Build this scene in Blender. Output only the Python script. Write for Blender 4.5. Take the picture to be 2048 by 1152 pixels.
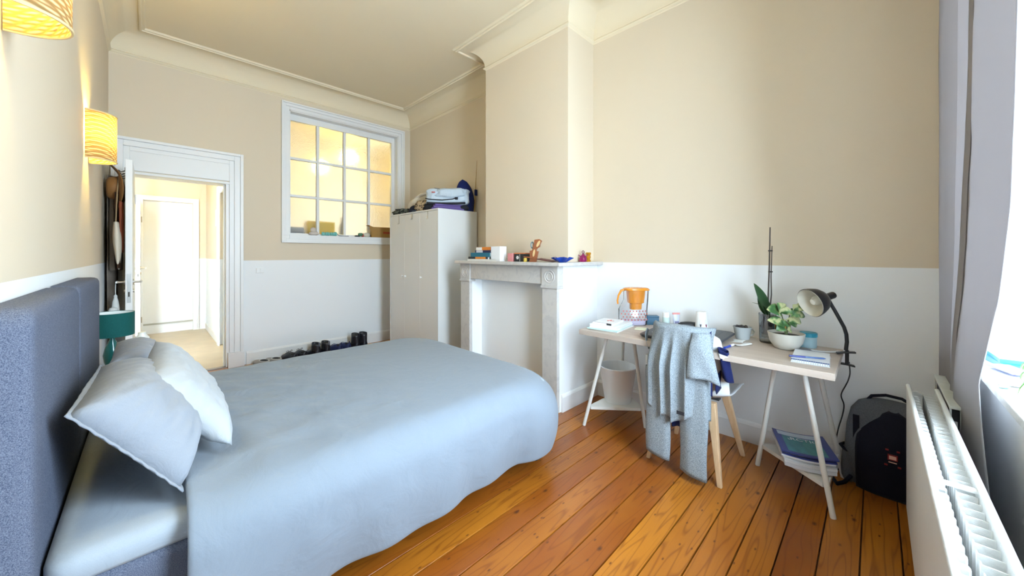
import bpy, bmesh, math, random
from mathutils import Vector, Matrix, noise

# ------------------------------------------------------------------ scene, camera, light
for o in list(bpy.data.objects): bpy.data.objects.remove(o, do_unlink=True)
SC = bpy.context.scene
C = SC.collection
PI = math.pi

cam_d = bpy.data.cameras.new('camera')
cam = bpy.data.objects.new('camera', cam_d); C.objects.link(cam)
cam.location = (0, 0, 1.28)
cam.rotation_euler = (PI/2, 0, -PI/4)
cam_d.sensor_fit = 'HORIZONTAL'; cam_d.sensor_width = 36.0
cam_d.lens = 36.0*727/2048
cam_d.shift_y = -68/2048
cam_d.clip_start = 0.01
SC.camera = cam

SC.view_settings.view_transform = 'Standard'
SC.view_settings.look = 'None'
SC.view_settings.gamma = 1.0
SC.view_settings.use_curve_mapping = False
SC.view_settings.exposure = 0.62

world = bpy.data.worlds.new('overcast_sky'); SC.world = world
world.use_nodes = True
bg = world.node_tree.nodes['Background']
bg.inputs[0].default_value = (0.66, 0.835, 1.0, 1)
bg.inputs[1].default_value = 27.0

def portal(name, loc, sx, sz):
    """guides the sky's light through the street window; gives no light of its own"""
    d = bpy.data.lights.new(name, 'AREA'); d.shape = 'RECTANGLE'; d.size = sx; d.size_y = sz
    d.cycles.is_portal = True
    o = bpy.data.objects.new(name, d); C.objects.link(o)
    o.location = loc; o.rotation_euler = (PI/2, 0, 0)     # looks towards +Y, into the room
    return o
WX0, WX1, WZ0, WZ1 = 0.80, 2.84, 0.80, 3.02               # street window opening
portal('street_window_offscreen', ((WX0+WX1)/2, -0.66, (WZ0+WZ1)/2), WX1-WX0, WZ1-WZ0)

def point(name, loc, power, col, r=0.03):
    d = bpy.data.lights.new(name, 'POINT'); d.energy = power; d.color = col; d.shadow_soft_size = r
    d.use_soft_falloff = False      # a true sphere of light just around the bulb
    o = bpy.data.objects.new(name, d); C.objects.link(o); o.location = loc
    return o

# ------------------------------------------------------------------ materials
def srgb(r, g, b):
    f = lambda c: (c/255/12.92) if c/255 <= 0.04045 else ((c/255+0.055)/1.055)**2.4
    return (f(r), f(g), f(b), 1)
MATS = {}
def nmat(name):
    m = bpy.data.materials.new(name); m.use_nodes = True
    nt = m.node_tree; b = nt.nodes['Principled BSDF']
    return m, nt, b
def link(nt, a, b): nt.links.new(a, b)
def coords(nt, kind='Object', scale=(1, 1, 1)):
    tc = nt.nodes.new('ShaderNodeTexCoord'); mp = nt.nodes.new('ShaderNodeMapping')
    mp.inputs['Scale'].default_value = scale
    link(nt, tc.outputs[kind], mp.inputs[0]); return mp.outputs[0]
def mat(name, col, rough=0.6, metal=0.0, var=0.06, vscale=6, bump=0.0, bscale=60, spec=0.5, sheen=0.0, trans=0.0, alpha=1.0, coat=0.0, ior=None, vdetail=4, stretch=(1,1,1)):
    """plain colour with slight mottling and fine relief"""
    if name in MATS: return MATS[name]
    m, nt, b = nmat(name)
    v = coords(nt, 'Object', stretch)
    n = nt.nodes.new('ShaderNodeTexNoise'); n.inputs['Scale'].default_value = vscale; n.inputs['Detail'].default_value = vdetail
    link(nt, v, n.inputs['Vector'])
    mx = nt.nodes.new('ShaderNodeMix'); mx.data_type = 'RGBA'
    mx.inputs[6].default_value = tuple(max(0, c*(1-var)) for c in col[:3])+(1,)
    mx.inputs[7].default_value = tuple(min(1, c*(1+var)) for c in col[:3])+(1,)
    link(nt, n.outputs['Fac'], mx.inputs[0]); link(nt, mx.outputs[2], b.inputs['Base Color'])
    b.inputs['Roughness'].default_value = rough; b.inputs['Metallic'].default_value = metal
    b.inputs['Specular IOR Level'].default_value = spec
    if sheen: b.inputs['Sheen Weight'].default_value = sheen
    if trans: b.inputs['Transmission Weight'].default_value = trans
    if ior: b.inputs['IOR'].default_value = ior
    if coat: b.inputs['Coat Weight'].default_value = coat; b.inputs['Coat Roughness'].default_value = 0.15
    b.inputs['Alpha'].default_value = alpha
    if bump:
        n2 = nt.nodes.new('ShaderNodeTexNoise'); n2.inputs['Scale'].default_value = bscale; n2.inputs['Detail'].default_value = 3
        link(nt, v, n2.inputs['Vector'])
        bp = nt.nodes.new('ShaderNodeBump'); bp.inputs['Strength'].default_value = bump; bp.inputs['Distance'].default_value = 0.01
        link(nt, n2.outputs['Fac'], bp.inputs['Height']); link(nt, bp.outputs[0], b.inputs['Normal'])
    MATS[name] = m; return m
def paint_two_tone(name, upper, lower, zline, rough=0.7):
    m, nt, b = nmat(name)
    g = nt.nodes.new('ShaderNodeNewGeometry'); s = nt.nodes.new('ShaderNodeSeparateXYZ')
    link(nt, g.outputs['Position'], s.inputs[0])
    c = nt.nodes.new('ShaderNodeMath'); c.operation = 'GREATER_THAN'; c.inputs[1].default_value = zline
    link(nt, s.outputs[2], c.inputs[0])
    n = nt.nodes.new('ShaderNodeTexNoise'); n.inputs['Scale'].default_value = 1.7; n.inputs['Detail'].default_value = 3
    link(nt, g.outputs['Position'], n.inputs['Vector'])
    def tone(col):
        mx = nt.nodes.new('ShaderNodeMix'); mx.data_type = 'RGBA'
        mx.inputs[6].default_value = tuple(k*0.97 for k in col[:3])+(1,); mx.inputs[7].default_value = col
        link(nt, n.outputs['Fac'], mx.inputs[0]); return mx.outputs[2]
    mx = nt.nodes.new('ShaderNodeMix'); mx.data_type = 'RGBA'
    link(nt, c.outputs[0], mx.inputs[0]); link(nt, tone(lower), mx.inputs[6]); link(nt, tone(upper), mx.inputs[7])
    link(nt, mx.outputs[2], b.inputs['Base Color']); b.inputs['Roughness'].default_value = rough
    n2 = nt.nodes.new('ShaderNodeTexNoise'); n2.inputs['Scale'].default_value = 90
    link(nt, g.outputs['Position'], n2.inputs['Vector'])
    bp = nt.nodes.new('ShaderNodeBump'); bp.inputs['Strength'].default_value = 0.05; bp.inputs['Distance'].default_value = 0.005
    link(nt, n2.outputs['Fac'], bp.inputs['Height']); link(nt, bp.outputs[0], b.inputs['Normal'])
    return m
def emit(name, col, strength):
    m, nt, b = nmat(name)
    b.inputs['Base Color'].default_value = col
    b.inputs['Emission Color'].default_value = col; b.inputs['Emission Strength'].default_value = strength
    return m
def clear(name, tint=(1, 1, 1, 1), gloss=0.12, rough=0.03):
    """thin clear sheet: see-through with a slight shine"""
    m = bpy.data.materials.new(name); m.use_nodes = True; nt = m.node_tree
    for n in list(nt.nodes): nt.nodes.remove(n)
    out = nt.nodes.new('ShaderNodeOutputMaterial'); t = nt.nodes.new('ShaderNodeBsdfTransparent'); g = nt.nodes.new('ShaderNodeBsdfGlossy')
    t.inputs[0].default_value = tint; g.inputs['Roughness'].default_value = rough
    fr = nt.nodes.new('ShaderNodeFresnel'); fr.inputs[0].default_value = 1.14
    ad = nt.nodes.new('ShaderNodeMath'); ad.operation = 'MULTIPLY_ADD'; ad.inputs[1].default_value = 1.0; ad.inputs[2].default_value = gloss*0.3
    link(nt, fr.outputs[0], ad.inputs[0])
    mx = nt.nodes.new('ShaderNodeMixShader')
    link(nt, ad.outputs[0], mx.inputs[0]); link(nt, t.outputs[0], mx.inputs[1]); link(nt, g.outputs[0], mx.inputs[2]); link(nt, mx.outputs[0], out.inputs[0])
    return m

BEIGE = (0.72, 0.612, 0.46, 1); WHITE = (0.87, 0.88, 0.88, 1)
M_WALL = paint_two_tone('two_tone_paint', BEIGE, WHITE, 1.205)
M_BEIGE = mat('beige_paint', BEIGE, 0.75, var=0.02, vscale=2, bump=0.05, bscale=90)
M_WHITE = mat('white_wall_paint', WHITE, 0.7, var=0.02, vscale=2, bump=0.05, bscale=90)
M_CEIL = mat('cream_ceiling_paint', (0.80, 0.69, 0.50, 1), 0.8, var=0.02, vscale=1.5, bump=0.04, bscale=80)
M_TRIM = mat('white_gloss_trim', (0.82, 0.81, 0.79, 1), 0.4, var=0.02, vscale=5)
M_HALLWALL = M_WALL

def wood_floor():
    m, nt, b = nmat('varnished_pine')
    tc = nt.nodes.new('ShaderNodeTexCoord'); oi = nt.nodes.new('ShaderNodeObjectInfo')
    off = nt.nodes.new('ShaderNodeVectorMath'); off.operation = 'MULTIPLY_ADD'
    cmb = nt.nodes.new('ShaderNodeCombineXYZ')
    for k in range(3): link(nt, oi.outputs['Random'], cmb.inputs[k])
    off.inputs[1].default_value = (37.0, 11.0, 5.0)
    link(nt, cmb.outputs[0], off.inputs[0]); link(nt, tc.outputs['Object'], off.inputs[2])
    def mapped(sc):
        mp = nt.nodes.new('ShaderNodeMapping'); mp.inputs['Scale'].default_value = sc; link(nt, off.outputs[0], mp.inputs[0]); return mp.outputs[0]
    # growth rings: stretched along the board, bent by noise
    n1 = nt.nodes.new('ShaderNodeTexNoise'); n1.inputs['Scale'].default_value = 1.0; n1.inputs['Detail'].default_value = 2
    link(nt, mapped((0.75, 9, 1)), n1.inputs['Vector'])
    mul = nt.nodes.new('ShaderNodeMath'); mul.operation = 'MULTIPLY'; mul.inputs[1].default_value = 13; link(nt, n1.outputs['Fac'], mul.inputs[0])
    sn = nt.nodes.new('ShaderNodeMath'); sn.operation = 'PINGPONG'; sn.inputs[1].default_value = 0.5; link(nt, mul.outputs[0], sn.inputs[0])
    ring = nt.nodes.new('ShaderNodeMapRange'); ring.inputs[1].default_value = 0.32; ring.inputs[2].default_value = 0.5; link(nt, sn.outputs[0], ring.inputs[0])
    fine = nt.nodes.new('ShaderNodeTexNoise'); fine.inputs['Scale'].default_value = 1; fine.inputs['Detail'].default_value = 5; link(nt, mapped((5, 160, 1)), fine.inputs['Vector'])
    big = nt.nodes.new('ShaderNodeTexNoise'); big.inputs['Scale'].default_value = 1; big.inputs['Detail'].default_value = 3; link(nt, mapped((1.2, 3, 1)), big.inputs['Vector'])
    # knots
    vo = nt.nodes.new('ShaderNodeTexVoronoi'); vo.voronoi_dimensions = '2D'; vo.inputs['Scale'].default_value = 1.0; link(nt, mapped((4.2, 7.5, 1)), vo.inputs['Vector'])
    kn = nt.nodes.new('ShaderNodeMapRange'); kn.inputs[1].default_value = 0.10; kn.inputs[2].default_value = 0.03
    kj = nt.nodes.new('ShaderNodeSeparateColor'); link(nt, vo.outputs['Color'], kj.inputs[0])
    kq = nt.nodes.new('ShaderNodeMath'); kq.operation = 'MULTIPLY_ADD'; kq.inputs[1].default_value = 0.09; link(nt, kj.outputs[1], kq.inputs[0]); link(nt, vo.outputs['Distance'], kq.inputs[2])
    link(nt, kq.outputs[0], kn.inputs[0])
    ksep = nt.nodes.new('ShaderNodeSeparateColor'); link(nt, vo.outputs['Color'], ksep.inputs[0])
    kp = nt.nodes.new('ShaderNodeMath'); kp.operation = 'GREATER_THAN'; kp.inputs[1].default_value = 0.55; link(nt, ksep.outputs[0], kp.inputs[0])
    kk = nt.nodes.new('ShaderNodeMath'); kk.operation = 'MULTIPLY'; link(nt, kn.outputs[0], kk.inputs[0]); link(nt, kp.outputs[0], kk.inputs[1])
    # base colour
    cr = nt.nodes.new('ShaderNodeValToRGB')
    cr.color_ramp.elements[0].position = 0.25; cr.color_ramp.elements[0].color = (0.28, 0.073, 0.006, 1)
    cr.color_ramp.elements[1].position = 0.75; cr.color_ramp.elements[1].color = (0.53, 0.195, 0.016, 1)
    add = nt.nodes.new('ShaderNodeMath'); add.operation = 'MULTIPLY_ADD'; add.inputs[1].default_value = 0.45; link(nt, oi.outputs['Random'], add.inputs[0])
    half = nt.nodes.new('ShaderNodeMath'); half.operation = 'MULTIPLY_ADD'; half.inputs[1].default_value = 0.9; half.inputs[2].default_value = -0.15; link(nt, big.outputs['Fac'], half.inputs[0])
    link(nt, half.outputs[0], add.inputs[2]); link(nt, add.outputs[0], cr.inputs[0])
    def dark(prev, fac, col, amt):
        mx = nt.nodes.new('ShaderNodeMix'); mx.data_type = 'RGBA'; mx.inputs[7].default_value = col
        ml = nt.nodes.new('ShaderNodeMath'); ml.operation = 'MULTIPLY'; ml.inputs[1].default_value = amt; link(nt, fac, ml.inputs[0])
        link(nt, ml.outputs[0], mx.inputs[0]); link(nt, prev, mx.inputs[6]); return mx.outputs[2]
    c = dark(cr.outputs[0], ring.outputs[0], (0.16, 0.035, 0.004, 1), 0.6)
    c = dark(c, fine.outputs['Fac'], (0.25, 0.07, 0.008, 1), 0.35)
    c = dark(c, kk.outputs[0], (0.07, 0.016, 0.006, 1), 0.95)
    v2 = nt.nodes.new('ShaderNodeTexVoronoi'); v2.voronoi_dimensions = '2D'; v2.inputs['Scale'].default_value = 1.0; link(nt, mapped((7.5, 16, 1)), v2.inputs['Vector'])
    k2 = nt.nodes.new('ShaderNodeMapRange'); k2.inputs[1].default_value = 0.085; k2.inputs[2].default_value = 0.03; link(nt, v2.outputs['Distance'], k2.inputs[0])
    s2 = nt.nodes.new('ShaderNodeSeparateColor'); link(nt, v2.outputs['Color'], s2.inputs[0])
    g2 = nt.nodes.new('ShaderNodeMath'); g2.operation = 'GREATER_THAN'; g2.inputs[1].default_value = 0.72; link(nt, s2.outputs[0], g2.inputs[0])
    p2 = nt.nodes.new('ShaderNodeMath'); p2.operation = 'MULTIPLY'; link(nt, k2.outputs[0], p2.inputs[0]); link(nt, g2.outputs[0], p2.inputs[1])
    c = dark(c, p2.outputs[0], (0.10, 0.025, 0.008, 1), 0.85)
    link(nt, c, b.inputs['Base Color'])
    b.inputs['Roughness'].default_value = 0.33; b.inputs['Coat Weight'].default_value = 0.25; b.inputs['Coat Roughness'].default_value = 0.22
    b.inputs['Specular IOR Level'].default_value = 0.4
    bp = nt.nodes.new('ShaderNodeBump'); bp.inputs['Strength'].default_value = 0.12; bp.inputs['Distance'].default_value = 0.004
    link(nt, big.outputs['Fac'], bp.inputs['Height']); link(nt, bp.outputs[0], b.inputs['Normal'])
    return m
M_PINE = wood_floor()

def fabric(name, col, col2, scale=260, rough=0.9, bump=0.25, wrinkle=0.0, wscale=5, contrast=0.5, sheen=0.04):
    if name in MATS: return MATS[name]
    m, nt, b = nmat(name)
    v = coords(nt)
    n = nt.nodes.new('ShaderNodeTexNoise'); n.inputs['Scale'].default_value = scale; n.inputs['Detail'].default_value = 2; link(nt, v, n.inputs['Vector'])
    mr = nt.nodes.new('ShaderNodeMapRange'); mr.inputs[1].default_value = 0.5-contrast/2; mr.inputs[2].default_value = 0.5+contrast/2; link(nt, n.outputs['Fac'], mr.inputs[0])
    mx = nt.nodes.new('ShaderNodeMix'); mx.data_type = 'RGBA'; mx.inputs[6].default_value = col; mx.inputs[7].default_value = col2
    link(nt, mr.outputs[0], mx.inputs[0]); link(nt, mx.outputs[2], b.inputs['Base Color'])
    b.inputs['Roughness'].default_value = rough; b.inputs['Sheen Weight'].default_value = sheen; b.inputs['Specular IOR Level'].default_value = 0.2
    bp = nt.nodes.new('ShaderNodeBump'); bp.inputs['Strength'].default_value = bump; bp.inputs['Distance'].default_value = 0.003
    link(nt, n.outputs['Fac'], bp.inputs['Height']); last = bp
    if wrinkle:
        w = nt.nodes.new('ShaderNodeTexNoise'); w.inputs['Scale'].default_value = wscale; w.inputs['Detail'].default_value = 4; w.inputs['Distortion'].default_value = 1.2
        link(nt, v, w.inputs['Vector'])
        b2 = nt.nodes.new('ShaderNodeBump'); b2.inputs['Strength'].default_value = wrinkle; b2.inputs['Distance'].default_value = 0.02
        link(nt, w.outputs['Fac'], b2.inputs['Height']); link(nt, bp.outputs[0], b2.inputs['Normal']); last = b2
    link(nt, last.outputs[0], b.inputs['Normal'])
    MATS[name] = m; return m

# ------------------------------------------------------------------ mesh helpers
class MB:
    def __init__(s): s.v = []; s.f = []
    def add(s, vs, fs):
        n = len(s.v); s.v += [Vector(p) for p in vs]; s.f += [tuple(i+n for i in f) for f in fs]; return s
    def box(s, x0, x1, y0, y1, z0, z1):
        x0, x1 = sorted((x0, x1)); y0, y1 = sorted((y0, y1)); z0, z1 = sorted((z0, z1))
        return s.add([(x0,y0,z0),(x1,y0,z0),(x1,y1,z0),(x0,y1,z0),(x0,y0,z1),(x1,y0,z1),(x1,y1,z1),(x0,y1,z1)],
                     [(3,2,1,0),(4,5,6,7),(0,1,5,4),(1,2,6,5),(2,3,7,6),(3,0,4,7)])
    def prism(s, poly, z0, z1):
        n = len(poly)
        return s.add([(p[0],p[1],z0) for p in poly]+[(p[0],p[1],z1) for p in poly],
                     [tuple(range(n-1,-1,-1)), tuple(range(n,2*n))]+[(i,(i+1)%n,n+(i+1)%n,n+i) for i in range(n)])
    def loft(s, rings, cap0=True, cap1=True, closed=True):
        n = len(rings[0]); vs = [p for r in rings for p in r]; fs = []
        for k in range(len(rings)-1):
            for i in range(n if closed else n-1):
                j = (i+1) % n
                fs.append((k*n+i, k*n+j, (k+1)*n+j, (k+1)*n+i))
        if cap0: fs.append(tuple(range(n-1,-1,-1)))
        if cap1: fs.append(tuple((len(rings)-1)*n+i for i in range(n)))
        return s.add(vs, fs)
    def tube(s, pts, r, seg=10, caps=True):
        pts = [Vector(p) for p in pts]; rs = r if isinstance(r, (list, tuple)) else [r]*len(pts)
        rings = []; up = None
        for i, p in enumerate(pts):
            d = (pts[min(i+1, len(pts)-1)]-pts[max(i-1, 0)]).normalized()
            if up is None:
                up = Vector((0,0,1)) if abs(d.z) < 0.9 else Vector((1,0,0))
            a = d.cross(up)
            if a.length < 1e-5: a = d.cross(Vector((0,1,0)))
            a.normalize(); b = a.cross(d).normalized(); up = b
            rings.append([p+a*math.cos(2*PI*k/seg)*rs[i]+b*math.sin(2*PI*k/seg)*rs[i] for k in range(seg)])
        return s.loft([list(reversed(r_)) for r_ in rings], caps, caps)
    def lathe(s, prof, c=(0,0,0), seg=32, cap0=False, cap1=False, sx=1, sy=1):
        rings = [[(c[0]+r*sx*math.cos(2*PI*k/seg), c[1]+r*sy*math.sin(2*PI*k/seg), c[2]+z) for k in range(seg)] for r, z in prof]
        return s.loft(rings, cap0, cap1)
    def blob(s, c, r, nu=20, nv=12, amp=0.0, fr=3.0, seed=0, flat=None, sq=1.0, rot=0.0):
        """closed ellipsoid, lumpy; flat: cut to rest on z=flat; sq<1 boxier"""
        c = Vector(c); rings = []
        sg = lambda x: math.copysign(abs(x)**sq, x)
        cr, sr = math.cos(rot), math.sin(rot)
        for i in range(nv+1):
            th = -PI/2+PI*i/nv; ring = []
            for k in range(nu):
                ph = 2*PI*k/nu
                d = Vector((sg(math.cos(th))*sg(math.cos(ph)), sg(math.cos(th))*sg(math.sin(ph)), sg(math.sin(th))))
                if i in (0, nv): d = Vector((0, 0, math.copysign(1, th)))
                q = 1+amp*noise.noise(d*fr+Vector((seed*7.1, seed*3.3, seed)))
                p = Vector((d.x*r[0]*q, d.y*r[1]*q, d.z*r[2]*q))
                p = Vector((p.x*cr-p.y*sr, p.x*sr+p.y*cr, p.z))+c
                if flat is not None and p.z < flat: p.z = flat
                ring.append(p)
            rings.append(ring)
        n = nu; base = len(s.v)
        vs = [rings[0][0]]+[p for r_ in rings[1:-1] for p in r_]+[rings[-1][0]]
        fs = []
        for k in range(n): fs.append((0, 1+(k+1)%n, 1+k))
        for i in range(nv-2):
            for k in range(n):
                a = 1+i*n+k; b_ = 1+i*n+(k+1)%n; fs.append((a, b_, b_+n, a+n))
        top = len(vs)-1; l0 = 1+(nv-2)*n
        for k in range(n): fs.append((l0+k, l0+(k+1)%n, top))
        return s.add(vs, fs)
    def grid(s, fn, nu, nv):
        vs = [fn(i/nu, j/nv) for j in range(nv+1) for i in range(nu+1)]
        fs = [(j*(nu+1)+i, j*(nu+1)+i+1, (j+1)*(nu+1)+i+1, (j+1)*(nu+1)+i) for j in range(nv) for i in range(nu)]
        return s.add(vs, fs)
    def xf(s, M):
        s.v = [M @ p for p in s.v]; return s
    def build(s, name, m, parent=None, loc=None, smooth=True, bevel=0, bseg=2, solid=0, subsurf=0, angle=40, weld=False, offset=0.0):
        me = bpy.data.meshes.new(name)
        o = bpy.data.objects.new(name, me); C.objects.link(o)
        off = Vector((0,0,0))
        if parent is not None:
            o.parent = parent; q = parent
            while q is not None: off += q.get('_o', None) and Vector(q['_o']) or Vector((0,0,0)); q = q.parent
        elif loc is not None:
            off = Vector(loc); o.location = loc
        me.from_pydata([p-off for p in s.v], [], s.f); me.update()
        if weld:
            bm = bmesh.new(); bm.from_mesh(me); bmesh.ops.remove_doubles(bm, verts=bm.verts, dist=1e-4); bm.to_mesh(me); bm.free()
        me.materials.append(m)
        if smooth:
            me.shade_smooth(); me.set_sharp_from_angle(angle=math.radians(angle))
        if solid:
            md = o.modifiers.new('solid', 'SOLIDIFY'); md.thickness = solid; md.offset = offset
        if bevel:
            md = o.modifiers.new('bevel', 'BEVEL'); md.width = bevel; md.segments = bseg; md.limit_method = 'ANGLE'; md.angle_limit = math.radians(35)
            md.harden_normals = False
        if subsurf:
            md = o.modifiers.new('sub', 'SUBSURF'); md.levels = subsurf; md.render_levels = subsurf
        return o
def tag(o, label=None, cat=None, group=None, kind=None):
    if label: o['label'] = label
    if cat: o['category'] = cat
    if group: o['group'] = group
    if kind: o['kind'] = kind
    return o
def thing(name, label, cat, base, group=None, rz=0.0):
    """an Empty at the thing's base; parts are given in world coordinates unless rz is used"""
    o = bpy.data.objects.new(name, None); C.objects.link(o); o.empty_display_size = 0.1
    o.location = base; o['_o'] = tuple(base)
    return tag(o, label, cat, group)
def local(name, label, cat, base, rz=0.0, group=None):
    """an Empty with its own frame; parts are given in local coordinates"""
    o = bpy.data.objects.new(name, None); C.objects.link(o); o.empty_display_size = 0.1
    o.location = base; o.rotation_euler = (0, 0, rz)
    return tag(o, label, cat, group)
def struct(o, label=None):
    return tag(o, label, None, None, 'structure')
def dup(root, loc, rz=0.0, label=None, parent=None):
    r = root.copy(); C.objects.link(r); r.parent = parent
    r.location = loc; r.rotation_euler = (0, 0, rz)
    if label: r['label'] = label
    def kids(a, b):
        for ch in list(a.children):
            if ch == b: continue
            k = ch.copy(); C.objects.link(k); k.parent = b; kids(ch, k)
    kids(root, r); return r
def text(s, size, m, name, parent, loc, rot, ext=0.0006, align='CENTER'):
    cu = bpy.data.curves.new('txt', 'FONT'); cu.body = s; cu.size = size; cu.extrude = ext; cu.align_x = align; cu.align_y = 'CENTER'
    t = bpy.data.objects.new('txt', cu); C.objects.link(t)
    bpy.context.view_layer.update()
    me = bpy.data.meshes.new_from_object(t); bpy.data.objects.remove(t, do_unlink=True)
    o = bpy.data.objects.new(name, me); C.objects.link(o); me.materials.clear(); me.materials.append(m)
    o.parent = parent; o.location = loc; o.rotation_euler = rot
    return o
def onto(parent, p):
    """world point -> parent's untransformed frame"""
    off = Vector((0,0,0)); q = parent
    while q is not None: off += Vector(q['_o']) if q.get('_o') is not None else Vector((0,0,0)); q = q.parent
    return Vector(p)-off
rnd = random.Random(4)

# ------------------------------------------------------------------ room shell
XL, XR, YW, YF, ZC = -0.27, 2.90, -0.33, 5.16, 3.43
CHX, CHY0, CHY1 = 2.51, 1.84, 2.90        # chimney breast above the mantel
SIDE0, SIDE1, MFX = 1.80, 3.06, 2.33      # wider base of the breast below the mantel

fl = MB().box(XL-0.1, XR+0.1, YW-0.4, YF, -0.08, -0.022).build('floor', mat('dusty_subfloor', (0.14, 0.07, 0.03, 1), 0.9), loc=(1.3, 2.4, -0.022), smooth=False)
struct(fl, 'varnished orange pine plank floor')
BW = 0.1252
proto = None
k = 0; y = YW
while y < YF-0.01:
    w = min(BW, YF-y)
    if proto is None:
        proto = MB().box(-1.585, 1.585, -BW/2+0.0030, BW/2-0.0030, -0.022, 0.0).build('plank', M_PINE, smooth=False, bevel=0.0006, bseg=1)
        o = proto
    else:
        o = proto.copy(); C.objects.link(o)
    o.parent = fl
    o.location = Vector(((XL+XR)/2, y+BW/2-(BW-w), 0))-Vector((1.3, 2.4, -0.022))
    y += BW

struct(MB().box(XL, XR, YW-0.4, YF, ZC, ZC+0.1).build('ceiling', M_CEIL, loc=(1.3, 2.4, ZC), smooth=False), 'cream painted ceiling with coved cornice')
struct(MB().box(XL-0.2, XL, YW-0.4, YF+0.0, -0.08, ZC).build('wall_left', M_WALL, loc=(XL, 2.4, 0), smooth=False), 'two-tone wall behind the headboard')
struct(MB().box(XR, XR+0.2, YW-0.4, YF+0.24, -0.08, ZC).build('wall_right', M_WALL, loc=(XR, 2.4, 0), smooth=False), 'two-tone wall behind the desk')
# door wall, with openings for door and inner window
DX0, DX1, DZ = -0.14, 0.645, 2.09
IX0, IX1, IZ0, IZ1 = 1.24, 2.70, 1.51, 3.075
b = MB(); WT = 0.24
xs = [XL-0.2, DX0, DX1, IX0, IX1, XR]
b.box(xs[0], xs[1], YF, YF+WT, -0.08, ZC)
b.box(DX0, DX1, YF, YF+WT, DZ, ZC)
b.box(DX1, IX0, YF, YF+WT, -0.08, ZC)
b.box(IX0, IX1, YF, YF+WT, -0.08, IZ0); b.box(IX0, IX1, YF, YF+WT, IZ1, ZC)
b.box(IX1, XR, YF, YF+WT, -0.08, ZC)
struct(b.build('wall_back', M_WALL, loc=(1.3, YF, 0), smooth=False), 'two-tone wall with the doorway and inner window')
# street window wall
b = MB(); T2 = 0.34
b.box(XL, WX0, YW-T2, YW, -0.08, ZC); b.box(WX1, XR, YW-T2, YW, -0.08, ZC)
b.box(WX0, WX1, YW-T2, YW, -0.08, WZ0-0.03); b.box(WX0, WX1, YW-T2, YW, WZ1, ZC)
struct(b.build('wall_front', M_WHITE, loc=(1.3, YW, 0), smooth=False), 'white wall under and around the street window')
# chimney breast
b = MB()
b.box(CHX, XR, CHY0, CHY1, 1.17, ZC)
struct(b.build('wall_chimney', M_BEIGE, loc=(2.7, 2.37, 1.17), smooth=False), 'beige chimney breast rising above the mantel')
b = MB()
b.box(MFX+0.01, XR, SIDE0, 1.957, 0, 1.183); b.box(MFX+0.01, XR, 2.914, SIDE1, 0, 1.183)
b.box(2.466, XR, 1.957, 2.914, 0, 1.183); b.box(MFX+0.02, 2.466, 1.957, 2.914, 1.035, 1.183)
struct(b.build('wall_fireplace', M_WHITE, loc=(2.6, 2.43, 0), smooth=False), 'white closed-up hearth below the mantel')

# coved cornice following the room outline
poly = [(XL,YW),(XR,YW),(XR,CHY0),(CHX,CHY0),(CHX,CHY1),(XR,CHY1),(XR,YF),(XL,YF)]
prof = [(0.0,3.205)]+[(0.004+0.016*math.sin(PI*i/8), 3.213+0.03*(i/8)) for i in range(9)]+[(0.006,3.246)]
prof += [(0.2-0.192*math.cos(PI/2*i/12), 3.248+0.172*math.sin(PI/2*i/12)) for i in range(13)]
prof += [(0.206,3.421),(0.208,3.404),(0.222,3.402),(0.228,3.412),(0.242,3.412),(0.246,3.421),(0.250,3.4295),(0.262,3.4305)]
rings = []
n = len(poly)
for d, z in prof:
    ring = []
    for i in range(n):
        p0, p1, p2 = Vector(poly[i-1]), Vector(poly[i]), Vector(poly[(i+1)%n])
        e1 = (p1-p0).normalized(); e2 = (p2-p1).normalized()
        q = p1+d*(Vector((-e1.y, e1.x))+Vector((-e2.y, e2.x)))
        ring.append((q.x, q.y, z))
    rings.append(ring)
b = MB(); b.loft(rings, False, False)
struct(b.build('trim_1', M_CEIL, loc=(1.3, 2.4, 3.2), angle=30), 'cream coved cornice with bead and ceiling moulding')

# baseboards
def baseboard(name, p0, p1, nrm, h=0.14, label=None):
    p0, p1 = Vector(p0), Vector(p1); nv = Vector(nrm)
    pr = [(0, 0), (0.018, 0), (0.018, h-0.022), (0.012, h-0.008), (0.006, h), (0, h)]
    rings = [[(p.x+nv.x*d, p.y+nv.y*d, z) for d, z in pr] for p in (p0, p1)]
    b = MB().loft(rings); struct(b.build(name, M_TRIM, loc=((p0.x+p1.x)/2, (p0.y+p1.y)/2, 0), smooth=False), label)
    bm = bmesh.new(); me = bpy.data.objects[name].data; bm.from_mesh(me); bmesh.ops.recalc_face_normals(bm, faces=bm.faces); bm.to_mesh(me); bm.free()
baseboard('baseboard_back', (0.80, YF), (XR, YF), (0, -1), 0.15, 'white baseboard behind the row of shoes')
baseboard('baseboard_right', (XR, YW), (XR, SIDE0), (-1, 0), 0.14, 'white baseboard behind the desk')
baseboard('baseboard_recess', (XR, SIDE1), (XR, YF), (-1, 0), 0.14, 'white baseboard behind the wardrobe')
baseboard('baseboard_chimney', (2.36, SIDE0), (XR, SIDE0), (0, -1), 0.14, 'white baseboard on the side of the hearth')
baseboard('baseboard_left', (XL, YW), (XL, YF), (1, 0), 0.14, 'white baseboard behind the bed')

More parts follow.
